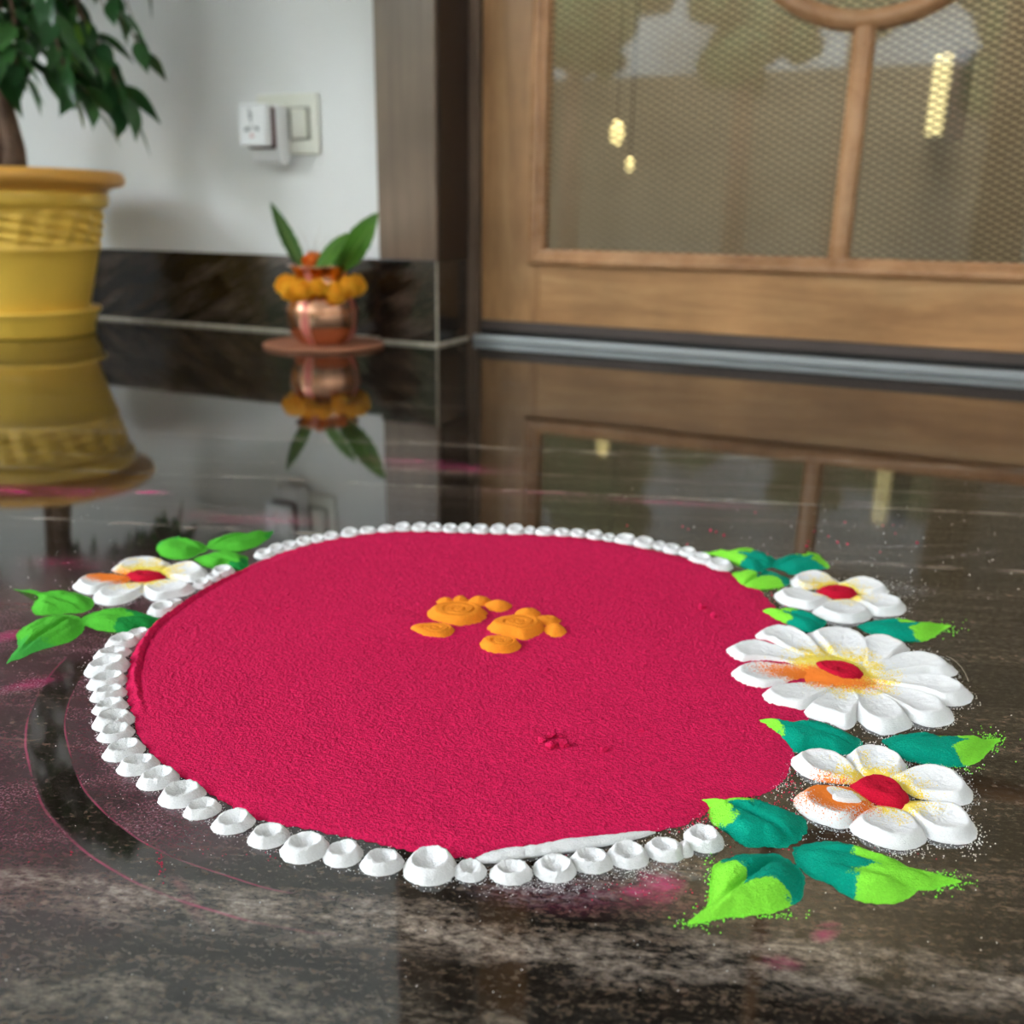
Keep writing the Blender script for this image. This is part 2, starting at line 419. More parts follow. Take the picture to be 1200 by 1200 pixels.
def mat_green_leaf(name, c0, c1, rough=0.3):
    s = NT(name)
    oi = s.n('ObjectInfo')
    k = s.math('ADD', s.math('MULTIPLY', oi.outputs['Random'], 0.75), s.math('MULTIPLY', s.noise(30, 2), 0.25))
    col = s.mix(k, c0, c1)
    s.set(col, rough, 0, 1.45)
    return s.m
M['ficus'] = mat_green_leaf('ficus_leaf', (0.012, 0.055, 0.016), (0.055, 0.16, 0.035), 0.28)
M['ficus_light'] = mat_green_leaf('ficus_young_leaf', (0.10, 0.24, 0.03), (0.22, 0.34, 0.05), 0.3)
M['mango'] = mat_green_leaf('mango_leaf', (0.06, 0.17, 0.02), (0.13, 0.30, 0.03), 0.35)
M['mango_dark'] = mat_green_leaf('mango_leaf_dark', (0.04, 0.11, 0.02), (0.06, 0.15, 0.025), 0.35)

def mat_copper():
    s = NT('copper')
    nz = s.noise(25, 4)
    col = s.mix(nz, (0.62, 0.30, 0.17), (0.80, 0.45, 0.28))
    # vertical smears of pink vermilion finger marks around the body
    sep = s.n('SeparateXYZ'); s.l(s.tc, sep.inputs[0])
    an = s.math('ARCTAN2', sep.outputs[1], sep.outputs[0])
    st = s.math('SINE', s.math('ADD', s.math('MULTIPLY', an, 4.0), 1.2))
    f = s.math('MULTIPLY', s.ramp(st, [(0.80, 0.0), (0.95, 1.0)]), s.ramp(s.noise(40, 3), [(0.35, 0.2), (0.6, 1.0)]))
    col = s.mix(s.math('MULTIPLY', f, 0.75), col, (0.62, 0.12, 0.13))
    s.set(col, s.math('ADD', 0.17, s.math('MULTIPLY', f, 0.5)), s.math('SUBTRACT', 1.0, s.math('MULTIPLY', f, 0.8)))
    s.bump(s.noise(45, 2), 0.08, 0.002)
    return s.m
M['copper'] = mat_copper()
def mat_marigold():
    s = NT('marigold_petals')
    col = s.mix(s.ramp(s.noise(140, 2), [(0.35, 0.0), (0.65, 1.0)]), (0.95, 0.40, 0.012), (1.0, 0.60, 0.03))
    return s.set(col, 0.7)
M['marigold'] = mat_marigold()
M['marigold_deep'] = mat_plain('deep_orange_petals', (0.80, 0.20, 0.015), 0.7, 0, 0.15, 150)
M['thread'] = mat_plain('green_thread', (0.08, 0.16, 0.04), 0.8)
M['fibre'] = mat_plain('pale_fibre', (0.60, 0.57, 0.50), 0.8)
def mat_glass():
    s = NT('window_glass')
    s.t.nodes.remove(s.b)
    tr = s.n('BsdfTransparent'); tr.inputs[0].default_value = (0.93, 0.95, 0.93, 1)
    gl = s.n('BsdfGlossy'); gl.inputs['Roughness'].default_value = 0.03
    fr = s.n('Fresnel'); fr.inputs['IOR'].default_value = 1.48
    mx = s.n('MixShader')
    s.l(fr.outputs[0], mx.inputs[0]); s.l(tr.outputs[0], mx.inputs[1]); s.l(gl.outputs[0], mx.inputs[2]); s.l(mx.outputs[0], s.out.inputs[0])
    s.l(s.noise(3, 1), s.n('Bump').inputs['Height'])
    return s.m
M['glass'] = mat_glass()
def mat_emit(name, col, e):
    s = NT(name)
    s.set(col, 0.5)
    s.b.inputs['Emission Color'].default_value = (*col, 1); s.b.inputs['Emission Strength'].default_value = e
    return s.m
M['lamp_glow'] = mat_emit('warm_lamp', (1.0, 0.80, 0.36), 0.22)
M['bar_glow'] = mat_emit('yellow_bar_glow', (1.0, 0.84, 0.42), 0.12)

# powders
M['red'] = mat_powder('magenta_red_powder', (0.62, 0.012, 0.085), 0.25, 850, 1.0, 0.0012, 0.0).m
M['red_core'] = mat_powder('crimson_powder', (0.50, 0.006, 0.030), 0.2, 1500, 0.6, 0.0007).m
M['white'] = mat_powder('white_powder', WHITE, 0.06, 1700, 0.75, 0.0008).m
M['orange'] = mat_powder('orange_powder', (0.86, 0.27, 0.022), 0.12, 1500, 0.6, 0.0007).m
M['lime'] = mat_powder('lime_powder', (0.22, 0.80, 0.06), 0.15, 1600, 0.6, 0.0007).m

# ------------------------------------------------------------------ room shell
WALL_Y, PIL_Y, DOOR_Y = 1.51, 1.475, 1.60
X_W, X_P = -0.897, -0.782            # wall/pillar edge, pillar/reveal edge
DX0, DX1 = -0.755, 0.495             # door leaf
H = 2.7
struct(box('floor', M['granite_floor'], -3.2, 3.0, -5.0, 3.2, -0.12, 0.0))
struct(box('ceiling', M['ceiling'], -3.35, 3.15, -5.0, 3.35, H, H + 0.15))
struct(box('wall_back', M['plaster'], -3.2, X_W, WALL_Y, WALL_Y + 0.15, 0.0, H))
struct(box('wall_back_right', M['plaster'], 0.64, 3.0, WALL_Y, WALL_Y + 0.15, 0.0, H))
struct(box('wall_left', M['plaster'], -3.35, -3.2, -0.8, 3.35, 0.0, H))
struct(box('wall_right', M['plaster'], 3.0, 3.15, -5.0, 3.35, 0.0, H))
struct(box('wall_front', M['frame'], 0.26, 0.62, -5.0, -4.8, 0.0, H))
struct(box('wall_front_right', M['plaster'], 0.62, 3.0, -5.0, -4.8, 0.0, H))
struct(box('wall_interior', M['olive'], -3.2, 3.0, 3.2, 3.35, 0.0, H))
struct(box('wall_interior_left', M['olive'], -1.75, -1.7, 1.66, 3.2, 0.0, H))
struct(box('wall_interior_right', M['olive'], 1.3, 1.35, 1.66, 3.2, 0.0, H))
struct(box('ground', M['concrete'], -14, 9, -14, -5.0, -0.22, -0.12))
struct(box('ground_side', M['concrete'], -14, -3.35, -5.0, 4, -0.22, -0.12))
struct(box('wall_garden', M['garden_wall'], -14, 9, -10.2, -10, -0.12, 2.05))
M['sky_screen'] = mat_plain('sky_screen_paint', (0.24, 0.275, 0.29), 0.9, 0, 0.35, 0.8)
struct(box('wall_sky_screen', M['sky_screen'], -9, 9, -14.3, -14, -0.12, 9.0))  # unseen wall added to tone down the sky reflected in the door glass
M['hedge'] = mat_plain('hedge_foliage', (0.035, 0.07, 0.022), 0.9, 0, 0.6, 6)
rh = random.Random(5)
for k, (hx, hz, hr) in enumerate(((-9.5, 2.6, 1.9), (-6.4, 2.3, 1.7), (-4.2, 2.7, 1.35), (-2.15, 2.2, 0.62), (-1.0, 2.6, 0.52), (0.75, 2.3, 1.15), (2.9, 2.6, 1.5), (5.5, 2.4, 1.6))):
    bm = bmesh.new()
    for j in range(26):
        dv = Vector((rh.gauss(0, 1), rh.gauss(0, 1), rh.gauss(0, 1))).normalized() * hr * rh.uniform(0.45, 1.0)
        bmesh.ops.create_icosphere(bm, subdivisions=2, radius=hr * rh.uniform(0.16, 0.42), matrix=Matrix.Translation(dv))
    bmesh.ops.create_icosphere(bm, subdivisions=2, radius=hr * 0.62)
    for v in bm.verts: v.co *= 1 + rh.uniform(-0.07, 0.07)
    V, Fc = tube([(0, 0, -hz - 0.12), (0, 0, 0)], [0.14, 0.1], 8)
    e = empty('garden_tree', (hx, -8.2, hz), kind='structure')
    bm_obj('crown', bm, M['hedge'], e, smooth_=False)
    mesh_obj('tree_trunk', V, Fc, M['bark'], e)
# granite skirting of the plaster wall: two slabs with a joint, grout line at the foot
sk = struct(box('baseboard_back', M['granite'], -3.2, X_W, WALL_Y - 0.006, WALL_Y + 0.01, 0.004, 0.144, 0.0012))
struct(box('trim_grout_back', M['grout'], -3.2, X_W, WALL_Y - 0.010, WALL_Y, 0.0, 0.005, 0.001))
# door-frame pillars with granite shoe
for i, (a, b, side) in enumerate(((X_W, X_P, 1), (0.525, 0.64, -1))):
    p = struct(box('trim_%d' % (i + 1), M['frame'], a, b, PIL_Y, 1.66, 0.146, H, 0.0015))
    r0, r1 = (b - 0.0005, b + 0.0035) if side > 0 else (a - 0.0035, a + 0.0005)
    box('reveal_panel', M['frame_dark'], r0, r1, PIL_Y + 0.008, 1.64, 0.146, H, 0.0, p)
    q = struct(box('baseboard_pillar' if i == 0 else 'baseboard_pillar_right', M['granite'], a - 0.001, b + 0.002, PIL_Y - 0.004, 1.655, 0.003, 0.146, 0.0015))
    box('edge_highlight', M['grout'], (b + 0.0005 if side > 0 else a - 0.001), (b + 0.003 if side > 0 else a + 0.001), PIL_Y - 0.0055, PIL_Y - 0.001, 0.004, 0.145, 0.0005, q)  # catch light on the stone's chamfered edge, built as a pale strip
    box('grout_foot', M['grout'], a, b + 0.002, PIL_Y - 0.008, PIL_Y - 0.003, 0.0, 0.005, 0.001, q)
    box('grout_foot', M['grout'], (b if side > 0 else a - 0.005), (b + 0.006 if side > 0 else a), PIL_Y - 0.006, 1.595, 0.0, 0.005, 0.001, q)
struct(box('trim_3', M['frame'], X_P, DX0 - 0.004, 1.592, 1.66, 0.0, H, 0.0015))
struct(box('trim_4', M['frame'], DX1 + 0.004, 0.525, 1.592, 1.66, 0.0, H, 0.0015))
struct(box('trim_5', M['frame'], X_P, 0.525, 1.592, 1.66, 2.12, H, 0.0015))
tr6 = struct(box('trim_6', M['black_gap'], DX0 - 0.003, DX1 + 0.003, 1.572, 1.66, 0.0, 0.006))
box('aluminium_strip', M['aluminium'], DX0 - 0.002, DX1 + 0.002, 1.566, 1.585, 0.0, 0.0125, 0.002, tr6)

# ------------------------------------------------------------------ door
door = empty('door_1', (0, 0, 0), kind='structure')
DZ1 = 2.10
GX0, GX1, GZ0, GZ1 = -0.633, 0.373, 0.168, 1.95
SX = -0.640
box('door_stile', M['wood_v'], DX0, SX, DOOR_Y, DOOR_Y + 0.04, 0.037, DZ1, 0.001, door)
box('door_stile', M['wood_v'], 0.380, DX1, DOOR_Y, DOOR_Y + 0.04, 0.037, DZ1, 0.001, door)
box('bottom_rail', M['wood_h'], SX + 0.0008, 0.3792, DOOR_Y, DOOR_Y + 0.04, 0.037, GZ0 - 0.004, 0.001, door)
box('top_rail', M['wood_h'], SX + 0.0008, 0.3792, DOOR_Y, DOOR_Y + 0.04, GZ1 + 0.004, DZ1, 0.001, door)
box('sweep_strip', M['rubber'], DX0, DX1, DOOR_Y - 0.006, DOOR_Y + 0.03, 0.019, 0.0365, 0.0015, door)
box('sweep_gap', M['black_gap'], DX0, DX1, DOOR_Y - 0.002, DOOR_Y + 0.02, 0.006, 0.020, 0.0, door)  # black strip put in for the dark gap under the door
def sweep(pts, prof, closed=False):
    """prof: (offset toward inside, height toward -Y); pts in XZ, mitred"""
    n = len(pts); V, Fc = [], []
    P2 = [np.array(p, float) for p in pts]
    for i in range(n):
        a = P2[(i - 1) % n] if (closed or i > 0) else None
        b = P2[(i + 1) % n] if (closed or i < n - 1) else None
        d1 = (P2[i] - a) / np.linalg.norm(P2[i] - a) if a is not None else None
        d2 = (b - P2[i]) / np.linalg.norm(b - P2[i]) if b is not None else None
        if d1 is None: d1 = d2
        if d2 is None: d2 = d1
        n1, n2 = np.array([-d1[1], d1[0]]), np.array([-d2[1], d2[0]])
        m = n1 + n2; m = m / np.linalg.norm(m); m = m / max(0.3, m @ n1)
        for (o, h) in prof:
            q = P2[i] + m * o
            V.append((q[0], -h, q[1]))
    k = len(prof)
    for i in range(n if closed else n - 1):
        j = (i + 1) % n
        for t in range(k - 1):
            Fc.append((i * k + t, j * k + t, j * k + t + 1, i * k + t + 1))
    if not closed:
        Fc.append(tuple(range(k))); Fc.append(tuple((n - 1) * k + t for t in range(k))[::-1])
    return V, Fc
MPROF = [(0.0, -0.004), (0.0, 0.006), (0.003, 0.010), (0.008, 0.0125), (0.013, 0.012), (0.0165, 0.009), (0.018, 0.0065), (0.021, 0.0075), (0.0255, 0.006), (0.0275, 0.002), (0.028, -0.012)]
MO = (-0.661, 0.401, 0.139, 1.979)      # outer edge of the moulding
corners = [(MO[0], MO[2]), (MO[1], MO[2]), (MO[1], MO[3]), (MO[0], MO[3])]
def mitred(i):
    """one side of the moulding frame, mitred at both corners"""
    V, Fc = sweep(corners, MPROF, True)
    k = len(MPROF); j = (i + 1) % 4
    vv = V[i * k:(i + 1) * k] + V[j * k:(j + 1) * k]
    ff = [(t, k + t, k + t + 1, t + 1) for t in range(k - 1)] + [tuple(range(k)), tuple(range(2 * k - 1, k - 1, -1))]
    return vv, ff
for i in range(4):
    vv, ff = mitred(i)
    o = mesh_obj('moulding', vv, ff, M['moulding'], door, (0, DOOR_Y, 0), True)
# ring and spokes (mullions)
RCX, RCZ, RO, RIN = -0.133, 0.708, 0.217, 0.189
ring_pts = [(RCX + RO * math.cos(t), RCZ + RO * math.sin(t)) for t in np.linspace(0, 2 * math.pi, 97)[:-1]]
RPROF = [(0.0, -0.015), (0.0, -0.002), (0.002, 0.002), (0.005, 0.004), (0.008, 0.0075), (0.014, 0.009), (0.020, 0.0075), (0.023, 0.004), (0.026, 0.002), (0.028, -0.002), (0.028, -0.015)]
V, Fc = sweep(ring_pts, RPROF, True)
mesh_obj('round_moulding', V, Fc, M['moulding'], door, (0, DOOR_Y, 0))
W = 0.031
SPROF = [(0.0, -0.015), (0.0, -0.002), (0.003, 0.001), (0.006, 0.006), (0.0155, 0.008), (0.025, 0.006), (0.028, 0.001), (0.031, -0.002), (0.031, -0.015)]
V, Fc = sweep([(RCX + W / 2, GZ0 - 0.004), (RCX + W / 2, RCZ - RO + 0.004)], SPROF)
mesh_obj('mullion', V, Fc, M['moulding'], door, (0, DOOR_Y, 0), True)
V, Fc = sweep([(RCX + W / 2, RCZ + RO - 0.004), (RCX + W / 2, GZ1 + 0.004)], SPROF)
mesh_obj('mullion', V, Fc, M['moulding'], door, (0, DOOR_Y, 0), True)
for a, b in ((GX0 - 0.004, RCX - RO + 0.004), (RCX + RO - 0.004, GX1 + 0.004)):
    V, Fc = sweep([(a, RCZ - W / 2), (b, RCZ - W / 2)], SPROF)
    mesh_obj('mullion', V, Fc, M['moulding'], door, (0, DOOR_Y, 0), True)
gp = box('glass_pane', M['glass'], GX0 - 0.006, GX1 + 0.006, DOOR_Y + 0.0125, DOOR_Y + 0.0165, GZ0 - 0.003, GZ1 + 0.003, 0.0, door)
# expanded-metal mesh behind the glass: two families of thin diagonal strands
bm = bmesh.new()
CW, CH = 0.0205, 0.0108
x0, x1, z0, z1 = GX0 - 0.005, GX1 + 0.005, GZ0 - 0.003, 1.3
sl = CH / CW
def strand(bm, p, q, yy, w=0.0025):
    d = np.array(q) - np.array(p); L = np.linalg.norm(d)
    if L < 0.004: return
    nrm = np.array([-d[1], d[0]]) / L * w / 2
    pts = [np.array(p) - nrm, np.array(q) - nrm, np.array(q) + nrm, np.array(p) + nrm]
    f = [bm.verts.new((a[0], yy, a[1])) for a in pts] + [bm.verts.new((a[0], yy + 0.0012, a[1])) for a in pts]
    for ix in ((0, 1, 2, 3), (7, 6, 5, 4), (0, 4, 5, 1), (3, 2, 6, 7)):
        bm.faces.new([f[i] for i in ix])
def clip_line(c, s_):
    # z = c + s_*x within the rectangle
    xs = [x0, x1]
    pts = []
    za, zb = c + s_ * x0, c + s_ * x1
    xa, xb = x0, x1
    if s_ > 0:
        if za < z0: xa = (z0 - c) / s_
        if zb > z1: xb = (z1 - c) / s_
    else:
        if za > z1: xa = (z1 - c) / s_
        if zb < z0: xb = (z0 - c) / s_
    if xb - xa < 0.005: return None
    return (xa, c + s_ * xa), (xb, c + s_ * xb)
for s_ in (sl, -sl):
    cmin = z0 - max(s_ * x0, s_ * x1); cmax = z1 - min(s_ * x0, s_ * x1)
    c = cmin
    while c < cmax:
        r = clip_line(c, s_)
        if r: strand(bm, r[0], r[1], DOOR_Y + (0.022 if s_ > 0 else 0.0228))
        c += CH
mw = bm_obj('wire_mesh', bm, M['wire'], door)
mw['kind'] = 'stuff'
# hanging lamps behind the door, then an added glow bar and fill light
def lamp_inside(px, py, h, w, label):
    d = ray(px, py); yy = 2.7
    p = CAMP + d * (yy / d[1])
    t = empty('hanging_lamp', tuple(p), label, 'lamp', 'small warm lamps behind the door')
    lathe('glowing_globe', [(0.001, -h), (w * 0.6, -h * 0.75), (w, -h * 0.15), (w * 0.85, h * 0.45), (w * 0.4, h * 0.9), (0.001, h)], M['lamp_glow'], t, n=16)
    V, Fc = tube([(0, 0, h * 0.9), (0, 0, H - 0.002 - p[2])], [0.0018, 0.0018], 6)
    mesh_obj('cord', V, Fc, M['wire'], t)
lamp_inside(723, 156, 0.036, 0.022, 'larger warm glowing lamp behind the left pane of the door')
lamp_inside(738, 193, 0.020, 0.014, 'tiny warm glowing lamp low behind the left pane of the door')
d = ray(1100, 112); p = CAMP + d * (2.9 / d[1])
t = empty('yellow_glow_bar', tuple(p), 'tall narrow yellow glow bar added behind the right pane for a bright reflection', 'lamp')  # glowing bar added in place of a bright streak reflected in the glass
box('glow_bar', M['bar_glow'], -0.022, 0.022, -0.012, 0.008, -0.10, 0.10, 0.006, t)
box('backplate', M['frame'], 0.03, 0.075, 0.0, 0.012, -0.11, 0.11, 0.003, t)
box('bracket', M['frame'], -0.022, 0.05, 0.008, 0.295, -0.02, 0.02, 0.002, t)
la = bpy.data.lights.new('room_fill_light', 'AREA'); la.energy = 13.0; la.size = 1.0; la.color = (1.0, 0.92, 0.80)  # unseen fill light added to brighten the room behind the door
lo = bpy.data.objects.new('room_fill_light', la); lo.location = (-0.2, 2.5, H - 0.05); C.objects.link(lo)

# ------------------------------------------------------------------ switch plate and plug-in vaporiser
t = empty('switch_plate', (-1.098, WALL_Y, 0.373), 'cream wall switch plate with one rocker beside the plug-in device', 'switch')
def pbox(name, m, x0, x1, y0, y1, z0, z1, bev, parent):
    bx, by, bz = parent.location
    return box(name, m, x0 - bx, x1 - bx, y0 - by, y1 - by, z0 - bz, z1 - bz, bev, parent)
pbox('plate', M['plate_plastic'], -1.164, -1.033, 1.501, 1.5105, 0.322, 0.4245, 0.003, t)
pbox('module_recess', M['grey_plastic'], -1.094, -1.048, 1.4995, 1.503, 0.347, 0.402, 0.001, t)
pbox('rocker', M['plate_plastic'], -1.0865, -1.0545, 1.4945, 1.502, 0.3500, 0.3985, 0.002, t)
pbox('socket', M['plate_plastic'], -1.150, -1.100, 1.4995, 1.5025, 0.346, 0.402, 0.001, t)
t = empty('plug_in_vaporiser', (-1.121, 1.4995, 0.36), 'white plug-in device with dark maroon stripe, plugged in left of the switch', 'plug-in device')
pbox('front_cover', M['white_plastic'], -1.154, -1.094, 1.434, 1.452, 0.332, 0.402, 0.0045, t)
pbox('side_stripe', M['maroon'], -1.150, -1.0945, 1.4515, 1.465, 0.330, 0.399, 0.003, t)
# rear housing: side profile in YZ with a rounded belly below
prof = [(1.4615, 0.330), (1.4615, 0.398), (1.466, 0.403), (1.492, 0.403), (1.4985, 0.398), (1.4985, 0.322), (1.494, 0.309), (1.485, 0.303), (1.474, 0.305), (1.466, 0.314)]
bm = bmesh.new()
xs = (-1.152, -1.092)
lay = [[bm.verts.new((x + 1.121, y - 1.4995, z - 0.36)) for (y, z) in prof] for x in xs]
bm.faces.new(lay[0]); bm.faces.new(lay[1][::-1])
for i in range(len(prof)):
    j = (i + 1) % len(prof)
    bm.faces.new((lay[0][i], lay[0][j], lay[1][j], lay[1][i]))
bmesh.ops.bevel(bm, geom=bm.edges[:], offset=0.0022, segments=2, profile=0.5, affect='EDGES')
bm_obj('rear_housing', bm, M['white_plastic'], t, smooth_=True)
bm = bmesh.new()
def mark(cx, cz, w, h): add_box(bm, cx - w / 2 + 1.121, cx + w / 2 + 1.121, 1.4335 - 1.4995, 1.4342 - 1.4995, cz - h / 2 - 0.36, cz + h / 2 - 0.36)
for (cx, cz, w, h) in ((-1.128, 0.3935, 0.008, 0.0016), (-1.128, 0.3890, 0.005, 0.0016), (-1.1265, 0.3845, 0.007, 0.0045), (-1.1265, 0.3785, 0.006, 0.004), (-1.126, 0.3725, 0.004, 0.0025),
                       (-1.138, 0.3600, 0.0035, 0.007), (-1.1325, 0.3605, 0.0035, 0.006), (-1.127, 0.3625, 0.003, 0.004), (-1.118, 0.3625, 0.0035, 0.004), (-1.1125, 0.3605, 0.0045, 0.006)):
    mark(cx, cz, w, h)
bm_obj('dark_print', bm, M['ink'], t)
bm = bmesh.new()
for (cx, cz, w, h) in ((-1.1255, 0.3540, 0.002, 0.002), (-1.1255, 0.3510, 0.006, 0.002), (-1.1255, 0.3480, 0.010, 0.002)): mark(cx, cz, w, h)
bm_obj('pink_print', bm, M['ink_red'], t)

# ------------------------------------------------------------------ potted ficus
PX, PY = -1.51, 1.25
pot = empty('potted_ficus', (PX, PY, 0), 'small ficus tree with glossy drooping leaves in a yellow plastic pot', 'potted plant')
lathe('saucer', [(0.001, 0.0), (0.104, 0.0), (0.108, 0.004), (0.108, 0.016), (0.111, 0.020), (0.1135, 0.026), (0.1160, 0.038), (0.1215, 0.041), (0.1225, 0.045), (0.1205, 0.048), (0.114, 0.047), (0.110, 0.02), (0.001, 0.012)], M['yellow'], pot)
def belt(a, z):
    if not (0.158 < z < 0.218): return 0
    u = a * 14 / math.pi; v = (z - 0.158) / 0.060
    w = math.sin((u + v * 3.2) * math.pi) * math.sin((u * 0.5 - v * 4.0) * math.pi)
    return 0.0055 * w * min(1, (0.218 - z) / 0.008, (z - 0.158) / 0.008)
pr = [(0.001, 0.014), (0.094, 0.014), (0.0955, 0.02)] + [(0.0955 + 0.0345 * k / 8, 0.02 + 0.128 * k / 8) for k in range(1, 9)] + [(0.1325, 0.150), (0.1335, 0.153), (0.1325, 0.157), (0.131, 0.159)]
pr += [(0.131 + 0.011 * k / 20, 0.159 + 0.058 * k / 20) for k in range(1, 21)] + [(0.1415, 0.220), (0.1440, 0.223), (0.1520, 0.225), (0.1545, 0.230), (0.1555, 0.243), (0.1545, 0.249), (0.150, 0.251)]
pr += [(0.1505, 0.268), (0.140, 0.272), (0.137, 0.25), (0.001, 0.25)]
lathe('pot', pr, M['yellow'], pot, n=160, fn=belt)
lathe('rim', [(0.150, 0.2505), (0.1555, 0.252), (0.162, 0.258), (0.180, 0.2615), (0.1855, 0.266), (0.1875, 0.273), (0.185, 0.281), (0.178, 0.2855), (0.168, 0.286), (0.150, 0.283), (0.143, 0.272), (0.1495, 0.2515)], M['yellow_rim'], pot, n=96)['label'] = 'orange-tinted rolled rim'
lathe('soil', [(0.001, 0.268), (0.06, 0.266), (0.12, 0.262), (0.145, 0.262)], M['soil'], pot, n=48, fn=lambda a, z: 0)
rt = random.Random(3)
V, Fc = tube([(0.004, 0, 0.25), (0.012, 0.004, 0.32), (0.004, 0, 0.40), (0.012, 0.004, 0.48), (0.0, 0, 0.60), (0.006, 0, 0.80), (0, 0, 1.02)], [0.025, 0.018, 0.0155, 0.016, 0.013, 0.010, 0.005], 12)
mesh_obj('trunk', V, Fc, M['bark'], pot)
V, Fc = tube([(-0.03, -0.01, 0.25), (-0.012, -0.006, 0.33), (-0.016, -0.012, 0.42), (-0.04, -0.02, 0.52), (-0.06, -0.02, 0.66)], [0.016, 0.012, 0.011, 0.009, 0.005], 10)
mesh_obj('trunk', V, Fc, M['bark'], pot)
def leaf_mesh(name, L, Wd, fold, curl, m, nu=7):
    V, Fc = [], []
    for i in range(nu + 1):
        t = i / nu
        w = Wd * (math.sin(math.pi * t ** 0.8) ** 0.9) * (1 - 0.35 * t ** 3) if 0 < i < nu else 0.0004
        zc = -curl * L * t * t
        for sgn in (-1, 0, 1):
            V.append((L * t, sgn * w, zc + (fold * w if sgn else 0)))
    for i in range(nu):
        for k in range(2):
            Fc.append((i * 3 + k, (i + 1) * 3 + k, (i + 1) * 3 + k + 1, i * 3 + k + 1))
    me = bpy.data.meshes.new(name); me.from_pydata(V, [], Fc); me.materials.append(m)
    me.polygons.foreach_set('use_smooth', [True] * len(Fc)); me.update()
    return me
ficus_meshes = [leaf_mesh('ficus_leaf', L, Wd, f, c, M['ficus']) for (L, Wd, f, c) in ((0.072, 0.0155, 0.35, 0.20), (0.062, 0.0145, 0.25, 0.12), (0.080, 0.0175, 0.3, 0.3), (0.050, 0.012, 0.4, 0.1))]
young = leaf_mesh('ficus_leaf', 0.052, 0.013, 0.2, 0.1, M['ficus_light'])
def place_leaf(parent, name, me, p, direction, roll):
    x = Vector(direction).normalized()
    up = Vector((0, 0, 1)); y = up.cross(x)
    if y.length < 0.05: y = Vector((rt.uniform(-1, 1), rt.uniform(-1, 1), 0)).cross(x)
    y.normalize(); z = x.cross(y)
    m = Matrix((x, y, z)).transposed().to_4x4() @ Matrix.Rotation(roll, 4, 'X')
    m.translation = Vector(p)
    o = bpy.data.objects.new(name, me); link(o, parent); o.matrix_local = m
    return o
n_leaf = 0
ri2 = Vector((RI[0], RI[1], 0)).normalized()
def branch(az, R, z0, z1, nl=9, hang=0.75):
    global n_leaf
    dx, dy = math.cos(az), math.sin(az)
    pts = []
    for i in range(8):
        t = i / 7
        r = R * (1 - (1 - t) ** 1.6)
        z = z0 + 0.06 * math.sin(math.pi * min(1, t * 1.3)) + (z1 - z0) * t ** 1.7
        pts.append(Vector((dx * r + 0.004, dy * r + 0.012 * math.sin(5 * t + az), z)))
    V, Fc = tube(pts, [0.005 - 0.0006 * i for i in range(8)], 6)
    b = mesh_obj('branch', V, Fc, M['bark'], pot)
    for k in range(nl):
        if n_leaf >= 298: return
        t = 0.25 + 0.75 * (k + rt.random() * 0.6) / nl
        f = min(6.999, t * 7); i = int(f)
        p = pts[i].lerp(pts[i + 1], f - i)
        side = 1 if k % 2 else -1
        lat = Vector((-dy, dx, 0)) * side * rt.uniform(0.3, 0.9)
        dirv = Vector((dx, dy, 0)) * rt.uniform(0.1, 0.8) + lat + Vector((0, 0, -rt.uniform(0.6, 1.8) * hang))
        tip = p + dirv.normalized() * 0.08
        if PY + tip.y > 1.485 or (p.z < 0.33 and math.hypot(tip.x, tip.y) < 0.16): continue
        if math.hypot(tip.x, tip.y) < 0.20 and tip.z < 0.31: continue
        place_leaf(pot, 'leaf', young if rt.random() < 0.05 else rt.choice(ficus_meshes), p, dirv, rt.uniform(-0.7, 0.7))
        n_leaf += 1
a_cam = math.atan2(ri2.y, ri2.x)         # direction that runs to the right in the picture
for (da, R, z0, z1) in ((-0.08, 0.225, 0.50, 0.375), (-0.35, 0.205, 0.50, 0.375), (-0.6, 0.10, 0.54, 0.42), (-0.2, 0.12, 0.58, 0.43), (-1.1, 0.13, 0.53, 0.42), (0.2, 0.13, 0.60, 0.45), (-0.35, 0.17, 0.56, 0.41), (-0.05, 0.20, 0.58, 0.42), (-0.1, 0.235, 0.52, 0.385), (-0.5, 0.20, 0.50, 0.39), (0.25, 0.185, 0.56, 0.43), (0.1, 0.25, 0.62, 0.47), (-0.9, 0.17, 0.52, 0.42), (-0.3, 0.265, 0.66, 0.52), (-0.7, 0.24, 0.62, 0.47), (-1.3, 0.17, 0.54, 0.44), (0.5, 0.15, 0.60, 0.46),
                        (-0.2, 0.15, 0.55, 0.44), (-1.0, 0.13, 0.56, 0.45), (0.0, 0.26, 0.75, 0.60), (-0.6, 0.22, 0.72, 0.56), (-1.7, 0.18, 0.60, 0.47), (-2.2, 0.2, 0.62, 0.48), (2.9, 0.22, 0.62, 0.45), (-2.8, 0.22, 0.6, 0.46)):
    branch(a_cam + da, R, z0, z1, 12)
for k in range(20):
    branch(a_cam + rt.uniform(-1.9, 0.4), rt.uniform(0.10, 0.26), rt.uniform(0.60, 0.74), rt.uniform(0.50, 0.66), 9)

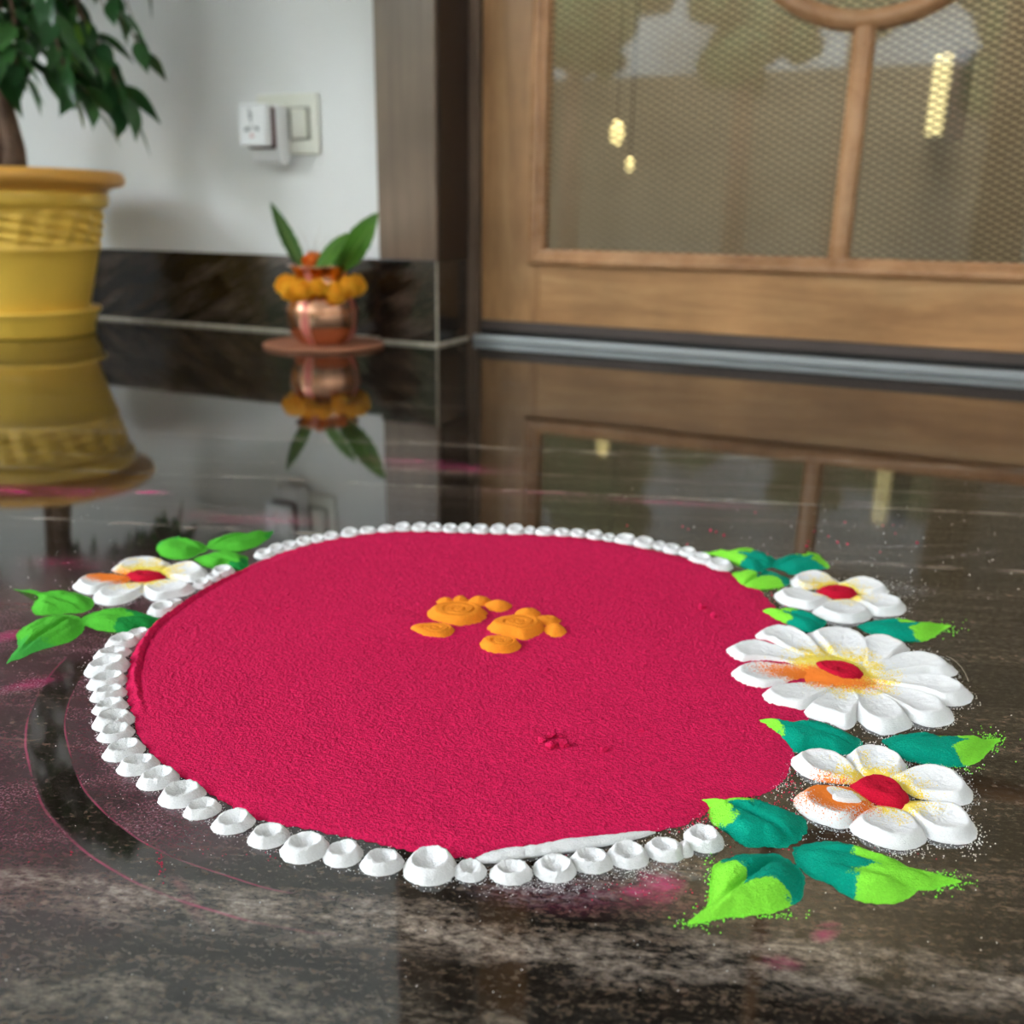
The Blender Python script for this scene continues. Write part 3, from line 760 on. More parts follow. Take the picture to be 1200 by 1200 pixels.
# the rest of the crown, above the picture's upper edge: too many leaves to build one by one
cv, cf = [], []
tmpl = [(v.co.copy()) for v in ficus_meshes[0].vertices]; tf = [tuple(p.vertices) for p in ficus_meshes[0].polygons]
for k in range(800):
    d_ = Vector((rt.gauss(0, 1), rt.gauss(0, 1), rt.gauss(0, 1))).normalized() * rt.uniform(0.55, 1.0)
    p = Vector((d_.x * 0.36, d_.y * 0.34 - 0.08, 0.86 + d_.z * 0.20))
    if PY + p.y > 1.42: continue
    x = Vector((d_.x * 0.6 + rt.uniform(-0.5, 0.5), d_.y * 0.6 + rt.uniform(-0.5, 0.5), -rt.uniform(0.4, 1.3))).normalized()
    if p.z - 0.08 < 0.70: continue
    y = Vector((rt.uniform(-1, 1), rt.uniform(-1, 1), 0.1)).cross(x).normalized(); z = x.cross(y)
    b = len(cv); cv += [p + x * v.x + y * v.y + z * v.z for v in tmpl]; cf += [tuple(b + i for i in f) for f in tf]
o = mesh_obj('crown_leaves', cv, cf, M['ficus'], pot); o['kind'] = 'stuff'

# ------------------------------------------------------------------ copper pot, garland, leaves, terracotta plate
KX, KY = -0.954, 1.377
pl = empty('terracotta_plate', (KX, KY, 0), 'thin round terracotta plate under the copper pot', 'plate')
lathe('disc', [(0.001, 0.0), (0.096, 0.0), (0.103, 0.0018), (0.1045, 0.0038), (0.102, 0.0048), (0.096, 0.0042), (0.001, 0.0038)], M['terracotta'], pl, n=72)
lathe('raised_rim', [(0.0965, 0.0040), (0.0975, 0.0058), (0.1015, 0.0060), (0.1035, 0.0046), (0.100, 0.0036)], M['terracotta'], pl, n=72)
kal = empty('copper_pot', (KX, KY, 0.0042), 'shiny copper pot with pink smears, standing on the terracotta plate', 'pot')
kp = [(0.001, 0.0), (0.036, 0.0), (0.041, 0.002), (0.048, 0.008), (0.0535, 0.015), (0.0585, 0.025), (0.0615, 0.036), (0.0630, 0.047), (0.0636, 0.056), (0.0630, 0.0605), (0.0605, 0.068), (0.0570, 0.076), (0.0525, 0.085), (0.048, 0.093), (0.044, 0.101), (0.0425, 0.108)]
lathe('body', kp, M['copper'], kal, n=72)
lathe('neck_rim', [(0.0425, 0.107), (0.0425, 0.114), (0.044, 0.120), (0.049, 0.126), (0.0545, 0.1295), (0.0565, 0.131), (0.0560, 0.1325), (0.052, 0.132), (0.045, 0.126), (0.041, 0.117), (0.040, 0.10)], M['copper'], kal, n=72)
lathe('shoulder_band', [(0.0628, 0.0555), (0.0642, 0.0565), (0.0646, 0.0580), (0.0640, 0.0600), (0.0615, 0.0610)], M['copper'], kal, n=72)
# marigold head: layered ruffled petals
def marigold_mesh(R, m, seed, n=120):
    r2 = random.Random(seed); V, Fc = [], []
    for k in range(n):
        zz = 1 - 2 * (k + 0.5) / n
        a = k * 2.399963
        d = Vector((math.sqrt(1 - zz * zz) * math.cos(a), math.sqrt(1 - zz * zz) * math.sin(a), zz))
        x = d.cross(Vector((0.3, 0.4, 0.86))).normalized(); y = d.cross(x)
        tw = r2.uniform(0, math.pi); u = x * math.cos(tw) + y * math.sin(tw); v = d.cross(u)
        w, L = R * r2.uniform(0.20, 0.30), R * r2.uniform(0.88, 1.04)
        b = len(V)
        V += [d * R * 0.45 - u * w * 0.4, d * R * 0.45 + u * w * 0.4, d * L * 0.93 + u * w + v * w * 0.4, d * L + v * w * 0.75, d * L * 0.93 - u * w + v * w * 0.4]
        Fc += [(b, b + 1, b + 2, b + 3), (b, b + 3, b + 4)]
    b = len(V)
    for i in range(5):
        ph = math.pi * i / 4
        for j in range(8):
            V.append(Vector((math.sin(ph) * math.cos(j * math.pi / 4), math.sin(ph) * math.sin(j * math.pi / 4), math.cos(ph))) * R * 0.84)
    for i in range(4):
        for j in range(8):
            Fc.append((b + i * 8 + j, b + i * 8 + (j + 1) % 8, b + (i + 1) * 8 + (j + 1) % 8, b + (i + 1) * 8 + j))
    me = bpy.data.meshes.new('marigold'); me.from_pydata([tuple(v) for v in V], [], Fc); me.materials.append(m); me.update()
    return me
gar = empty('marigold_garland', (KX, KY, 0.100), 'garland of orange marigolds tied around the neck of the copper pot', 'garland')
mm = [marigold_mesh(0.0190, M['marigold'], s_) for s_ in (1, 2, 3)]
tv = [(0.050 * math.cos(a), 0.050 * math.sin(a), 0.004) for a in np.linspace(0, 2 * math.pi, 41)]
V, Fc = tube(tv, [0.0016] * 41, 6); mesh_obj('thread', V, Fc, M['thread'], gar)
to_cam = math.atan2(-KY, -KX)
for (da, dz, sc) in ((-1.45, 0.004, 1.0), (-0.98, -0.002, 1.05), (-0.52, -0.001, 0.98), (-0.10, 0.004, 0.78), (0.38, -0.006, 0.98), (0.80, 0.002, 1.0), (1.28, 0.004, 1.0), (1.8, 0, 1), (2.35, 0, 1), (2.9, 0, 1), (3.5, 0, 1), (4.1, 0, 1)):
    o = bpy.data.objects.new('marigold', mm[int(abs(da) * 7) % 3]); link(o, gar)
    a = to_cam + da
    o.location = (0.060 * math.cos(a), 0.060 * math.sin(a), dz); o.scale = (sc,) * 3
    o.rotation_euler = (a * 3, da * 5, a)
def at_depth(px, py, v):
    d = ray(px, py); return CAMP + d * (v / d[1])
o = bpy.data.objects.new('marigold_flower', marigold_mesh(0.0205, M['marigold_deep'], 9)); link(o)
o.location = (KX - 0.022, KY + 0.012, 0.139); tag(o, 'deep orange marigold poking out of the mouth of the copper pot', 'flower')
def mango_leaf(base, tip, width, bend, face, m, label, fold=0.25):
    """leaf from base to tip, `face` = vector its upper side looks along"""
    b, t = Vector(base), Vector(tip); ax = t - b; L = ax.length; x = ax.normalized()
    z = Vector(face); z = (z - x * z.dot(x)).normalized(); y = z.cross(x)
    V, Fc = [], []; nu = 14
    for i in range(nu + 1):
        s_ = i / nu
        w = width * max(0.02, math.sin(math.pi * min(1, s_ * 0.93 + 0.06)) ** 0.8 * (1 - 0.25 * s_))
        if i == nu: w = 0.0004
        c = b + x * L * s_ + z * bend * L * (s_ * s_ - s_)
        for k in (-1, -0.5, 0, 0.5, 1):
            ww = 1 + 0.06 * math.sin(s_ * 40 + k * 3)
            V.append(c + y * w * k * ww + z * (fold * w * abs(k) ** 1.3 + (0.0 if k else -0.0006)))
    for i in range(nu):
        for k in range(4):
            Fc.append((i * 5 + k, (i + 1) * 5 + k, (i + 1) * 5 + k + 1, i * 5 + k + 1))
    V2 = [v - z * 0.0006 for v in V]; n = len(V)
    F2 = [tuple(n + q for q in f[::-1]) for f in Fc]
    V = [v - b for v in V + V2]
    blade = mesh_obj('mango_leaf', V, Fc + F2, m, None, tuple(b))
    tag(blade, label, 'leaf', 'mango leaves in the copper pot')
    Vt, Ft = tube([Vector((0, 0, 0)) - x * 0.014 , Vector((0, 0, 0)) + x * L * 0.3 + z * (-bend * L * 0.21 + 0.0004), x * L * 0.8 + z * (-bend * L * 0.16 + 0.0004)], [0.0014, 0.0010, 0.0005], 6)
    mesh_obj('midrib', Vt, Ft, M['ficus_light'], blade)
tc = Vector((-KX, -KY, 0)).normalized()
mango_leaf(at_depth(357, 318, 1.378), at_depth(317, 237, 1.375), 0.0165, 0.10, Vector((0.75, -0.5, 0.35)), M['mango_dark'], 'narrow dark green leaf leaning left out of the copper pot')
mango_leaf(at_depth(398, 316, 1.372), at_depth(443, 249, 1.36), 0.026, 0.16, Vector((0.35, -0.85, 0.35)), M['mango'], 'long bright green leaf reaching up to the right from the copper pot')
mango_leaf(at_depth(370, 318, 1.352), at_depth(408, 273, 1.335), 0.0195, 0.12, Vector((0.0, -0.9, 0.4)), M['mango'], 'broad green leaf at the front of the copper pot mouth')
mango_leaf(at_depth(392, 316, 1.385), at_depth(412, 276, 1.40), 0.016, 0.05, Vector((0.2, -0.9, 0.3)), M['mango_dark'], 'short dark green leaf between the front and right-hand leaves in the pot')
fv, ff = [], []
for k in range(12):
    px = 345 + 52 * k / 11 + rt.uniform(-3, 3)
    b = Vector(at_depth(366 + rt.uniform(-6, 10), 316, 1.385)); tp = Vector(at_depth(px, 255 + rt.uniform(0, 20) + abs(k - 5) * 2, 1.39))
    mid = b.lerp(tp, 0.5) + Vector((0, 0, 0.004))
    v_, f_ = tube([b, mid, tp], [0.0005, 0.0004, 0.0002], 4)
    n0 = len(fv); fv += v_; ff += [tuple(n0 + q for q in f) for f in f_]
o = mesh_obj('fibre_tuft', fv, ff, M['fibre']); tag(o, 'wispy pale fibres fanning up between the leaves in the copper pot', 'fibres', kind='stuff')

# ------------------------------------------------------------------ powder heaps
def catmull(pts, n):
    P = np.asarray(pts, float); k = len(P)
    seg = np.linalg.norm(np.roll(P, -1, 0) - P, axis=1); cum = np.concatenate([[0], np.cumsum(seg)])
    u = np.linspace(0, cum[-1], n, endpoint=False)
    i = np.clip(np.searchsorted(cum, u, 'right') - 1, 0, k - 1)
    t = ((u - cum[i]) / seg[i])[:, None]
    p0, p1, p2, p3 = P[(i - 1) % k], P[i], P[(i + 1) % k], P[(i + 2) % k]
    return 0.5 * (2 * p1 + (p2 - p0) * t + (2 * p0 - 5 * p1 + 4 * p2 - p3) * t ** 2 + (3 * p1 - p0 - 3 * p2 + p3) * t ** 3)
def poly_centroid(P):
    x, y = P[:, 0], P[:, 1]; x2, y2 = np.roll(x, -1), np.roll(y, -1)
    c = x * y2 - x2 * y; A = c.sum() / 2
    return np.array([((x + x2) * c).sum(), ((y + y2) * c).sum()]) / (6 * A)
def trace(px, h, lift=0.55, z=0.0):
    """photo outline -> outline on the floor; points on the far side were seen over the heap's shoulder, so they sit h*lift higher"""
    P = np.asarray(px, float); cy = (P[:, 1].max() + P[:, 1].min()) / 2; hh = (P[:, 1].max() - P[:, 1].min()) / 2
    out = []
    for (x, y) in P:
        f = max(0.0, min(1.0, (cy - y) / hh))
        out.append(ground(x, y, z + h * lift * f))
    return np.array(out)
def ellipse_px(cx, cy, rx, ry, n=16, tilt=0.0):
    a = np.linspace(0, 2 * math.pi, n, endpoint=False)
    x, y = rx * np.cos(a), ry * np.sin(a); c, s_ = math.cos(tilt), math.sin(tilt)
    return np.c_[cx + x * c - y * s_, cy + x * s_ + y * c]
def heap(name, outline, profile, m, parent=None, origin=None, nt=64, nr=16, rag=0.03, grain=0.00025, gsc=900.0, z0=0.0, spow=0.8, axis=None, seed=0, sm=0):
    """polar mound over a floor outline. profile(s, X, Y) -> height (s: 0 centre .. 1 edge; X, Y local).
    axis: unit vector that becomes local +X (the object is rotated), else no rotation"""
    O = catmull(outline, nt)
    if np.sum(O[:, 0] * np.roll(O[:, 1], -1) - np.roll(O[:, 0], -1) * O[:, 1]) < 0: O = O[::-1]
    if sm:
        kk = np.exp(-np.linspace(-2, 2, 2 * sm + 1) ** 2); kk /= kk.sum()
        O = sum(w * np.roll(O, i - sm, 0) for i, w in enumerate(kk))
    c = poly_centroid(O)
    org = c if origin is None else np.asarray(origin, float)
    ss = np.linspace(0, 1, nr + 1)[1:] ** spow
    jit = 1 + rag * vnoise(np.arange(nt), np.zeros(nt), 0.9, seed + 3) + rag * 0.6 * vnoise(np.arange(nt), np.zeros(nt), 0.31, seed + 5)
    grid = c + ss[:, None, None] * (O - c)[None] * (1 + (jit - 1)[None, :, None] * (ss ** 4)[:, None, None])
    pts = np.concatenate([c[None], grid.reshape(-1, 2)])
    sv = np.concatenate([[0], np.repeat(ss, nt)])
    L = pts - org
    ang = 0.0
    if axis is not None:
        ang = math.atan2(axis[1], axis[0]); ca, sa = math.cos(-ang), math.sin(-ang)
        L = np.c_[L[:, 0] * ca - L[:, 1] * sa, L[:, 0] * sa + L[:, 1] * ca]
    zz = profile(sv, L[:, 0], L[:, 1])
    g = grain * (0.6 * vnoise(pts[:, 0], pts[:, 1], gsc, seed) + 0.4 * vnoise(pts[:, 0], pts[:, 1], gsc * 2.1, seed + 1)) * np.clip((1.02 - sv) * 8, 0, 1)
    zz = np.maximum(zz + g, 0.00015); zz[-nt:] = 0.0001
    V = np.c_[L, zz]
    Fc = [(0, 1 + k, 1 + (k + 1) % nt) for k in range(nt)]
    for i in range(nr - 1):
        a, b = 1 + i * nt, 1 + (i + 1) * nt
        Fc += [(a + k, b + k, b + (k + 1) % nt, a + (k + 1) % nt) for k in range(nt)]
    o = mesh_obj(name, V, Fc, m, parent, (0, 0, 0))
    if parent is None or origin is None:
        base = (0, 0, 0) if parent is None else tuple(parent.location)
        o.location = (org[0] - base[0], org[1] - base[1], z0)
    elif z0: o.location = (0, 0, z0)
    if axis is not None: o.rotation_euler = (0, 0, ang)
    return o

# --- the red disc
RED = [(177, 735), (160, 757), (151, 780), (148, 799), (150, 818), (155, 838), (165, 867), (190, 895), (238, 926), (298, 959), (363, 973), (430, 986), (476, 997), (540, 1006), (565, 1004), (600, 998), (660, 990), (710, 983), (764, 976), (800, 968), (828, 952), (870, 935), (897, 930), (918, 913), (929, 893), (936, 870), (950, 840), (955, 800), (945, 760), (925, 730), (905, 708), (885, 688), (853, 670), (830, 662), (800, 653), (747, 641), (693, 632), (640, 627), (560, 625), (480, 622), (430, 624), (380, 632), (330, 647), (295, 662), (270, 675), (240, 692), (215, 708), (195, 722)]
red_out = np.array([ground(*p) for p in RED]); RCEN = poly_centroid(red_out)
def red_prof(s, X, Y):
    a = np.arctan2(Y, X)
    lefty = smooth(0.80, 0.97, np.cos(a - math.radians(202)))           # built-up lip along the left edge
    front = smooth(0.3, 0.9, np.cos(a - math.radians(235)))
    z = (0.0016 + 0.0012 * lefty) * (1 - smooth(0.984, 1.0, s)) * (1 - 0.8 * smooth(0.93, 1.0, s) * (1 - lefty) * (1 - 0.6 * front))
    w = 0.0012 * vnoise(a * 6, a * 0, 1.0, 9)
    z += lefty * (0.0016 * np.exp(-((s - 0.976) / 0.006) ** 2) - 0.0013 * np.exp(-((s - 0.962 + w) / 0.004) ** 2))
    z += 0.0002 * vnoise(X, Y, 60, 11) * smooth(0, 0.1, 1 - s)
    z += 0.00012 * vnoise(X * 0.9 + Y * 0.5, Y - X * 0.4, 700, 12) + 0.00022 * vnoise(X, Y, 1050, 13)
    return z
disc = heap('red_powder_disc', red_out, red_prof, M['red'], nt=900, nr=230, rag=0.004, grain=0.0003, gsc=1300, spow=0.62)
tag(disc, 'large flat magenta-red powder disc on the dark granite floor', 'rangoli')

# --- white rings
def ring_heap(cx, cy, rx, ry, label, group, hk=0.48, tilt=0.0, seed=0, nt=56, nr=18):
    # world radius from the pixel width
    g = ground(cx, cy); zc = (np.array([g[0], g[1], 0]) - CAMP) @ FW
    R = rx / F_PX * zc
    h = hk * R
    near, far = ground(cx, cy + ry), ground(cx, cy - ry, 0.6 * h)
    D = np.linalg.norm(far - near) / 2
    if D < 0.62 * R:
        h = hk * max(D, 0.5 * R) * 1.15; far = ground(cx, cy - ry, 0.45 * h); D = np.linalg.norm(far - near) / 2
    dp = (far - near) / (2 * D); wd = np.array([dp[1], -dp[0]]); mid = (near + far) / 2
    ca, sa = math.cos(-tilt), math.sin(-tilt); wd, dp = wd * ca + dp * sa, dp * ca - wd * sa
    aa = np.linspace(0, 2 * math.pi, 20, endpoint=False)
    out = mid + np.cos(aa)[:, None] * wd * R + np.sin(aa)[:, None] * dp * D
    # keep the heap round: the depth extent should not fall far below the width
    r2 = random.Random(seed)
    ox, oy = r2.uniform(-0.10, 0.10) * R, r2.uniform(-0.10, 0.10) * R
    dip = r2.uniform(0.08, 0.22)
    ph = r2.uniform(0, 6.28)
    def prof(s, X, Y):
        a = np.arctan2(Y, X)
        rr = np.hypot(((X - ox) * wd[0] + (Y - oy) * wd[1]) / R, ((X - ox) * dp[0] + (Y - oy) * dp[1]) / D)
        crater = 1 - (1 - dip) * (1 - smooth(0.20, 0.68 + 0.04 * np.sin(2 * a + ph), rr))
        slope = 1 - smooth(0.60, 1.06, s)
        return h * np.minimum(crater, slope * 1.08) * (1 + 0.10 * np.sin(a + ph))
    o = heap('white_powder_ring', out, prof, M['white'], nt=nt, nr=nr, rag=0.03, grain=0.00055 if nt > 32 else 0.00035, gsc=750, spow=0.85, seed=seed)
    return tag(o, label, 'powder ring', group)
ORD = ['first', 'second', 'third', 'fourth', 'fifth', 'sixth', 'seventh', 'eighth', 'ninth', 'tenth', 'eleventh', 'twelfth', 'thirteenth', 'fourteenth', 'fifteenth', 'sixteenth', 'seventeenth', 'eighteenth', 'nineteenth', 'twentieth', 'twenty-first', 'twenty-second', 'twenty-third', 'twenty-fourth', 'twenty-fifth']
LEFT = [(162, 744, 16, 8), (143, 752, 19, 9.5), (132, 766, 21, 8), (126, 781, 26, 13), (126, 798, 23, 11), (127, 813, 21, 10), (129, 828, 20, 10), (133, 844, 24, 13), (136, 859, 21, 11.5), (145, 879, 24, 13.5), (162, 896, 24, 13.5), (185, 912, 24, 14.5), (213, 931, 27, 16.5), (237, 948, 22, 13), (273, 963, 25, 15.5), (315, 979, 24.5, 16.5), (357, 993, 29, 20), (402, 1000, 23.5, 17.5), (448, 1010, 26, 17.5)]
for i, q in enumerate(LEFT):
    n = len(LEFT)
    if i < 10: lab = 'white powder ring, %s below the left green leaf tip on the left edge' % ORD[i]
    else: lab = 'white powder ring on the front edge, %s to the left of the largest ring' % ORD[n - 1 - i]
    if i == n - 1: lab = 'white powder ring directly left of the largest ring on the front edge'
    ring_heap(*q, lab, 'white powder rings along the left and front edge', seed=i + 1, tilt=-0.15 if i < 10 else -0.05)
ring_heap(504, 1014, 32, 25, 'largest and tallest white powder ring, at the middle of the front edge', 'white powder rings along the left and front edge', 0.50, seed=50)
RIGHT = [(551, 1020, 20, 15, 0), (599, 1022, 26, 16.5, 0), (650, 1017, 26, 18.5, 0), (693, 1008, 26, 17, 0), (736, 1002, 25, 17.5, 0), (779, 995, 24, 16.5, 0), (825, 982, 23.5, 18.5, -0.3)]
for i, q in enumerate(RIGHT):
    lab = 'white powder ring on the front edge, %s to the right of the largest ring' % ORD[i]
    if i == 0: lab = 'smallest front ring of white powder, directly right of the largest ring'
    if i == 6: lab = 'white powder ring at the right end of the front edge, touching a leaf'
    ring_heap(*q[:4], lab, 'white powder rings along the left and front edge', 0.46, tilt=q[4], seed=60 + i)
SIDE = [(261, 670, 14, 7), (251, 676, 10, 6), (237, 684, 11.5, 6.5), (204, 707, 11.5, 5.5), (190, 714, 17, 9.5)]
sl_ = ['topmost white powder ring beside the upper left leaf sprig', 'small white powder ring between two others right of the left flower', 'white powder ring touching the right petal of the left flower', 'flat white powder ring below the left flower at the red edge', 'larger white powder ring between left flower and green leaf']
for i, q in enumerate(SIDE): ring_heap(*q, sl_[i], 'white powder rings beside the left flower', 0.5, seed=80 + i, nt=32, nr=12)
BACK = [(310, 649, 12.5, 6.5), (324, 643, 11, 6), (339, 639.5, 11, 6.5), (356, 634.5, 10.5, 6.5), (372, 631.5, 9.5, 6), (388, 628.5, 10.5, 5.8), (410, 625, 11.5, 7), (431, 622, 11, 5.3), (453, 620, 11, 5.3), (472, 618, 10.5, 6), (492, 618, 10.5, 6), (510, 618, 9.5, 5.8), (528, 619, 9.8, 6.3), (545, 619, 9.5, 6), (563, 620, 11, 6.2), (584, 620, 10.5, 6.5), (604, 621, 11.5, 7), (621, 621.5, 7.5, 5), (638, 623, 11.5, 5.8), (659, 624, 10.5, 5), (677, 625, 10, 5.3), (697, 627, 11, 5.8), (714, 630, 8, 5), (733, 632, 14, 6.2), (755, 636, 13.5, 7), (773, 639, 8.5, 5.8), (788, 643, 12, 6.5), (806, 647, 11, 6.2), (821, 655, 15, 7.2), (843, 662, 16.5, 8.5)]
for i, q in enumerate(BACK):
    k = len(BACK) - 1 - i
    if i == 0: lab = 'white powder ring at the left end of the far edge, beside the left sprig'
    elif k == 0: lab = 'white powder ring at the right end of the far edge, touching the far lime leaf'
    elif i < 15: lab = 'small white powder ring on the far edge, %s counted from its left end' % ORD[i]
    else: lab = 'small white powder ring on the far edge, %s counted from its right end' % ORD[k]
    ring_heap(*q, lab, 'white powder rings along the far edge', 0.42, seed=100 + i, nt=28, nr=10)
# streak of white powder above the front rings, and the little ridge by the last ring
def strip_px(top, bot): return top + bot[::-1]
mids = [(558, 1008, 2.0), (566, 1008, 4.5), (580, 1006, 6.5), (595, 1003, 6.5), (612, 1001, 6), (632, 998, 6), (652, 995, 6.5), (672, 992, 6.5), (690, 990, 6), (708, 987, 5.5), (725, 984.5, 5), (742, 981, 4), (756, 978, 2.6), (768, 976, 0.8)]
mp = []
for (x, y, w) in mids:
    g = ground(x, y); mp.append((g[0], g[1], np.linalg.norm(ground(x, y + w) - ground(x, y - w)) / 2))
fine_ = np.array(mp); tt = np.linspace(0, len(mids) - 1, 70)
fx = [np.interp(tt, np.arange(len(mids)), fine_[:, k]) for k in range(3)]
fx[2] = fx[2] * (1 + 0.10 * vnoise(tt, tt * 0, 2.3, 5))
V, Fc = tube([(a, b, 0) for a, b in zip(fx[0], fx[1])], list(fx[2]), 16)
V = [(v[0], v[1], max(0.0, v[2] * 0.85 + 0.0002 * float(vnoise(v[0], v[1], 900, 4))) + 0.0001) for v in V]
o = mesh_obj('white_powder_streak', V, Fc, M['white'])
tag(o, 'long thin white powder streak between the red disc and front rings', 'powder streak')
o = heap('white_powder_dab', trace([(795, 990), (799, 983), (804, 983), (812, 994), (812, 1003), (803, 1006), (796, 1004)], 0.002, 0.5), lambda s, X, Y: 0.0028 * (1 - smooth(0.2, 1.0, s)), M['white'], nt=28, nr=8, grain=0.0002)
tag(o, 'small ridge of white powder joining the last two front rings on the right', 'powder dab')

# --- flowers
def petal(parent, org, px, m, H_, core_r, flat=0.45, seed=0):
    out = trace(px, H_, 0.5)
    c = poly_centroid(out); d = c - org; D = np.linalg.norm(d); ax = d / D
    u = (out - org) @ ax; u1, u0 = u.max(), u.min(); tgt = 0.75 * core_r
    if u0 > tgt:                                        # every petal runs in under the heart
        k = np.clip((u1 - u) / (u1 - u0), 0, 1); out = out - ax[None] * ((u0 - tgt) * k ** 2)[:, None]; c = poly_centroid(out)
    ext = max((out - org) @ ax); wid = max(abs((out - c) @ np.array([-ax[1], ax[0]])))
    def prof(s, X, Y):
        u = X * ax[0] + Y * ax[1]; v = -X * ax[1] + Y * ax[0]
        tt = np.clip(u / ext, 0, 1)                      # 0 at the heart, 1 at the tip
        dish = flat + (1 - flat) * np.clip(s / 0.74, 0, 1) ** 2.6
        side = 1 - smooth(0.66, 1.02, s)
        along = 0.30 + 0.70 * smooth(0.15, 0.85, tt)
        crease = 1 - 0.06 * np.exp(-(v / (0.12 * wid)) ** 2) * smooth(0.3, 0.7, tt)
        return H_ * dish * side * along * crease + 0.0004 * np.sin(u * 900 + v * 250) * 0.15
    return heap('petal', out, prof, m, parent, org, nt=72, nr=22, rag=0.018, grain=0.0003, gsc=900, spow=0.8, seed=seed, sm=2)
def core(parent, org, px, H_, m, seed=0):
    out = trace(px, H_, 0.5, 0.001)
    def prof(s, X, Y):
        d = 0.0006 * smooth(0.15, 0.6, vnoise(X, Y, 420, seed)) * (1 - smooth(0.5, 0.8, s))
        return H_ * (1 - smooth(0.55, 1.0, s) ** 1.3) * (0.85 + 0.15 * s) - d
    return heap('flower_heart', out, prof, m, parent, org, nt=64, nr=18, rag=0.02, grain=0.0002, gsc=1100, seed=seed)
PETALS = []
def flower(label, core_px, petals, H_, mat_args, group='white powder flowers of the rangoli'):
    cx = np.mean(core_px, 0)
    org = ground(*cx, z=0.001)
    f = empty('powder_flower', (org[0], org[1], 0), label, 'powder flower', group)
    co = np.array([ground(*p, z=0.001) for p in core_px]); cr = np.linalg.norm(co - org, axis=1).mean()
    fix = lambda q: None if q is None else (lambda c: (c[0] - org[0], c[1] - org[1], q[1], q[2], q[3]))(ground(*q[0]))
    m = petal_material('petals_' + label.split()[0], fix(mat_args.get('orange')), mat_args.get('yr', 2.0) * cr, cr, fix(mat_args.get('hole')))
    for p in petals: PETALS.append(np.asarray(p, float))
    for i, p in enumerate(petals): petal(f, org, p, m, H_, cr, mat_args.get('flat', 0.42), seed=i * 3 + 200)
    if 'dust' in mat_args:
        dm = petal_material('dusting_' + label.split()[0], fix(mat_args.get('orange')), mat_args['yr'] * 1.05 * cr, cr)
        dpx = cx + np.array([-10, 3]) + (np.array(core_px) - cx) * mat_args['dust']
        b = heap('yellow_dusting', trace(dpx, 0.001, 0.3), lambda s, X, Y: 0.0024 * (1 - smooth(0.3, 1.0, s)) + 0.0003, dm, f, org, nt=80, nr=20, rag=0.06, grain=0.0004, gsc=900, seed=77)
        b['label'] = 'yellow and orange powder dusted around the heart'
    k = core(f, org, core_px, H_ * mat_args.get('ch', 0.85), M['red_core'], 7); k['label'] = 'crimson powder heart'
    if 'hole' in mat_args:
        q = mat_args['blob']
        b = heap('white_blob', trace(q, 0.001, 0.3, 0.002), lambda s, X, Y: 0.0036 * (1 - smooth(0.55, 1.0, s)), M['white'], f, org, nt=40, nr=10, rag=0.02, grain=0.0001)
        b['label'] = 'small white teardrop on the orange petal'
    return f, org
flower('left white powder flower with an orange and yellow dusted heart, between two green sprigs',
       [(145, 673), (155, 668), (170, 667), (186, 669), (196, 674), (190, 678), (170, 681), (155, 679)],
       [[(131, 669), (140, 660), (155, 654), (175, 652), (190, 655), (200, 660), (197, 668), (180, 674), (150, 674)],
        [(188, 666), (205, 658), (225, 657), (238, 664), (244, 672), (240, 678), (225, 683), (210, 681), (188, 675)],
        [(85, 687), (95, 678), (110, 673), (130, 670), (155, 672), (152, 680), (125, 690), (108, 697), (92, 694)],
        [(109, 702), (113, 692), (125, 686), (145, 681), (168, 679), (174, 687), (165, 698), (150, 706), (130, 710), (114, 708)],
        [(165, 690), (176, 681), (200, 677), (216, 680), (224, 685), (230, 690), (222, 697), (200, 702), (183, 705), (170, 700)]],
       0.0044, dict(orange=((133, 678), 0.022, 0.012, math.radians(15)), yr=1.75, flat=0.6))
flower('upper right white powder flower, five petals around a small crimson heart',
       [(956, 691), (963, 686), (980, 684), (997, 688), (1006, 693), (1000, 699), (985, 701), (965, 698)],
       [[(926, 681), (930, 676), (940, 671), (952, 669), (965, 671), (978, 678), (984, 685), (965, 690), (940, 691), (928, 687)],
        [(981, 683), (995, 677), (1010, 676), (1025, 681), (1037, 689), (1042, 695), (1025, 698), (1003, 696), (988, 690)],
        [(1003, 699), (1020, 694), (1036, 694), (1051, 700), (1061, 709), (1062, 716), (1055, 721), (1040, 723), (1025, 722), (1012, 713)],
        [(907, 700), (910, 692), (922, 687), (940, 688), (958, 694), (974, 700), (968, 708), (952, 715), (935, 713), (918, 709)],
        [(952, 718), (962, 709), (980, 701), (1000, 701), (1015, 709), (1023, 719), (1018, 727), (1000, 731), (980, 730), (962, 725)]],
       0.0048, dict(yr=1.45, flat=0.55))
big_core = [(947, 777), (957, 772), (972, 771), (992, 774), (1008, 782), (1017, 792), (1012, 799), (1000, 801), (982, 799), (962, 791)]
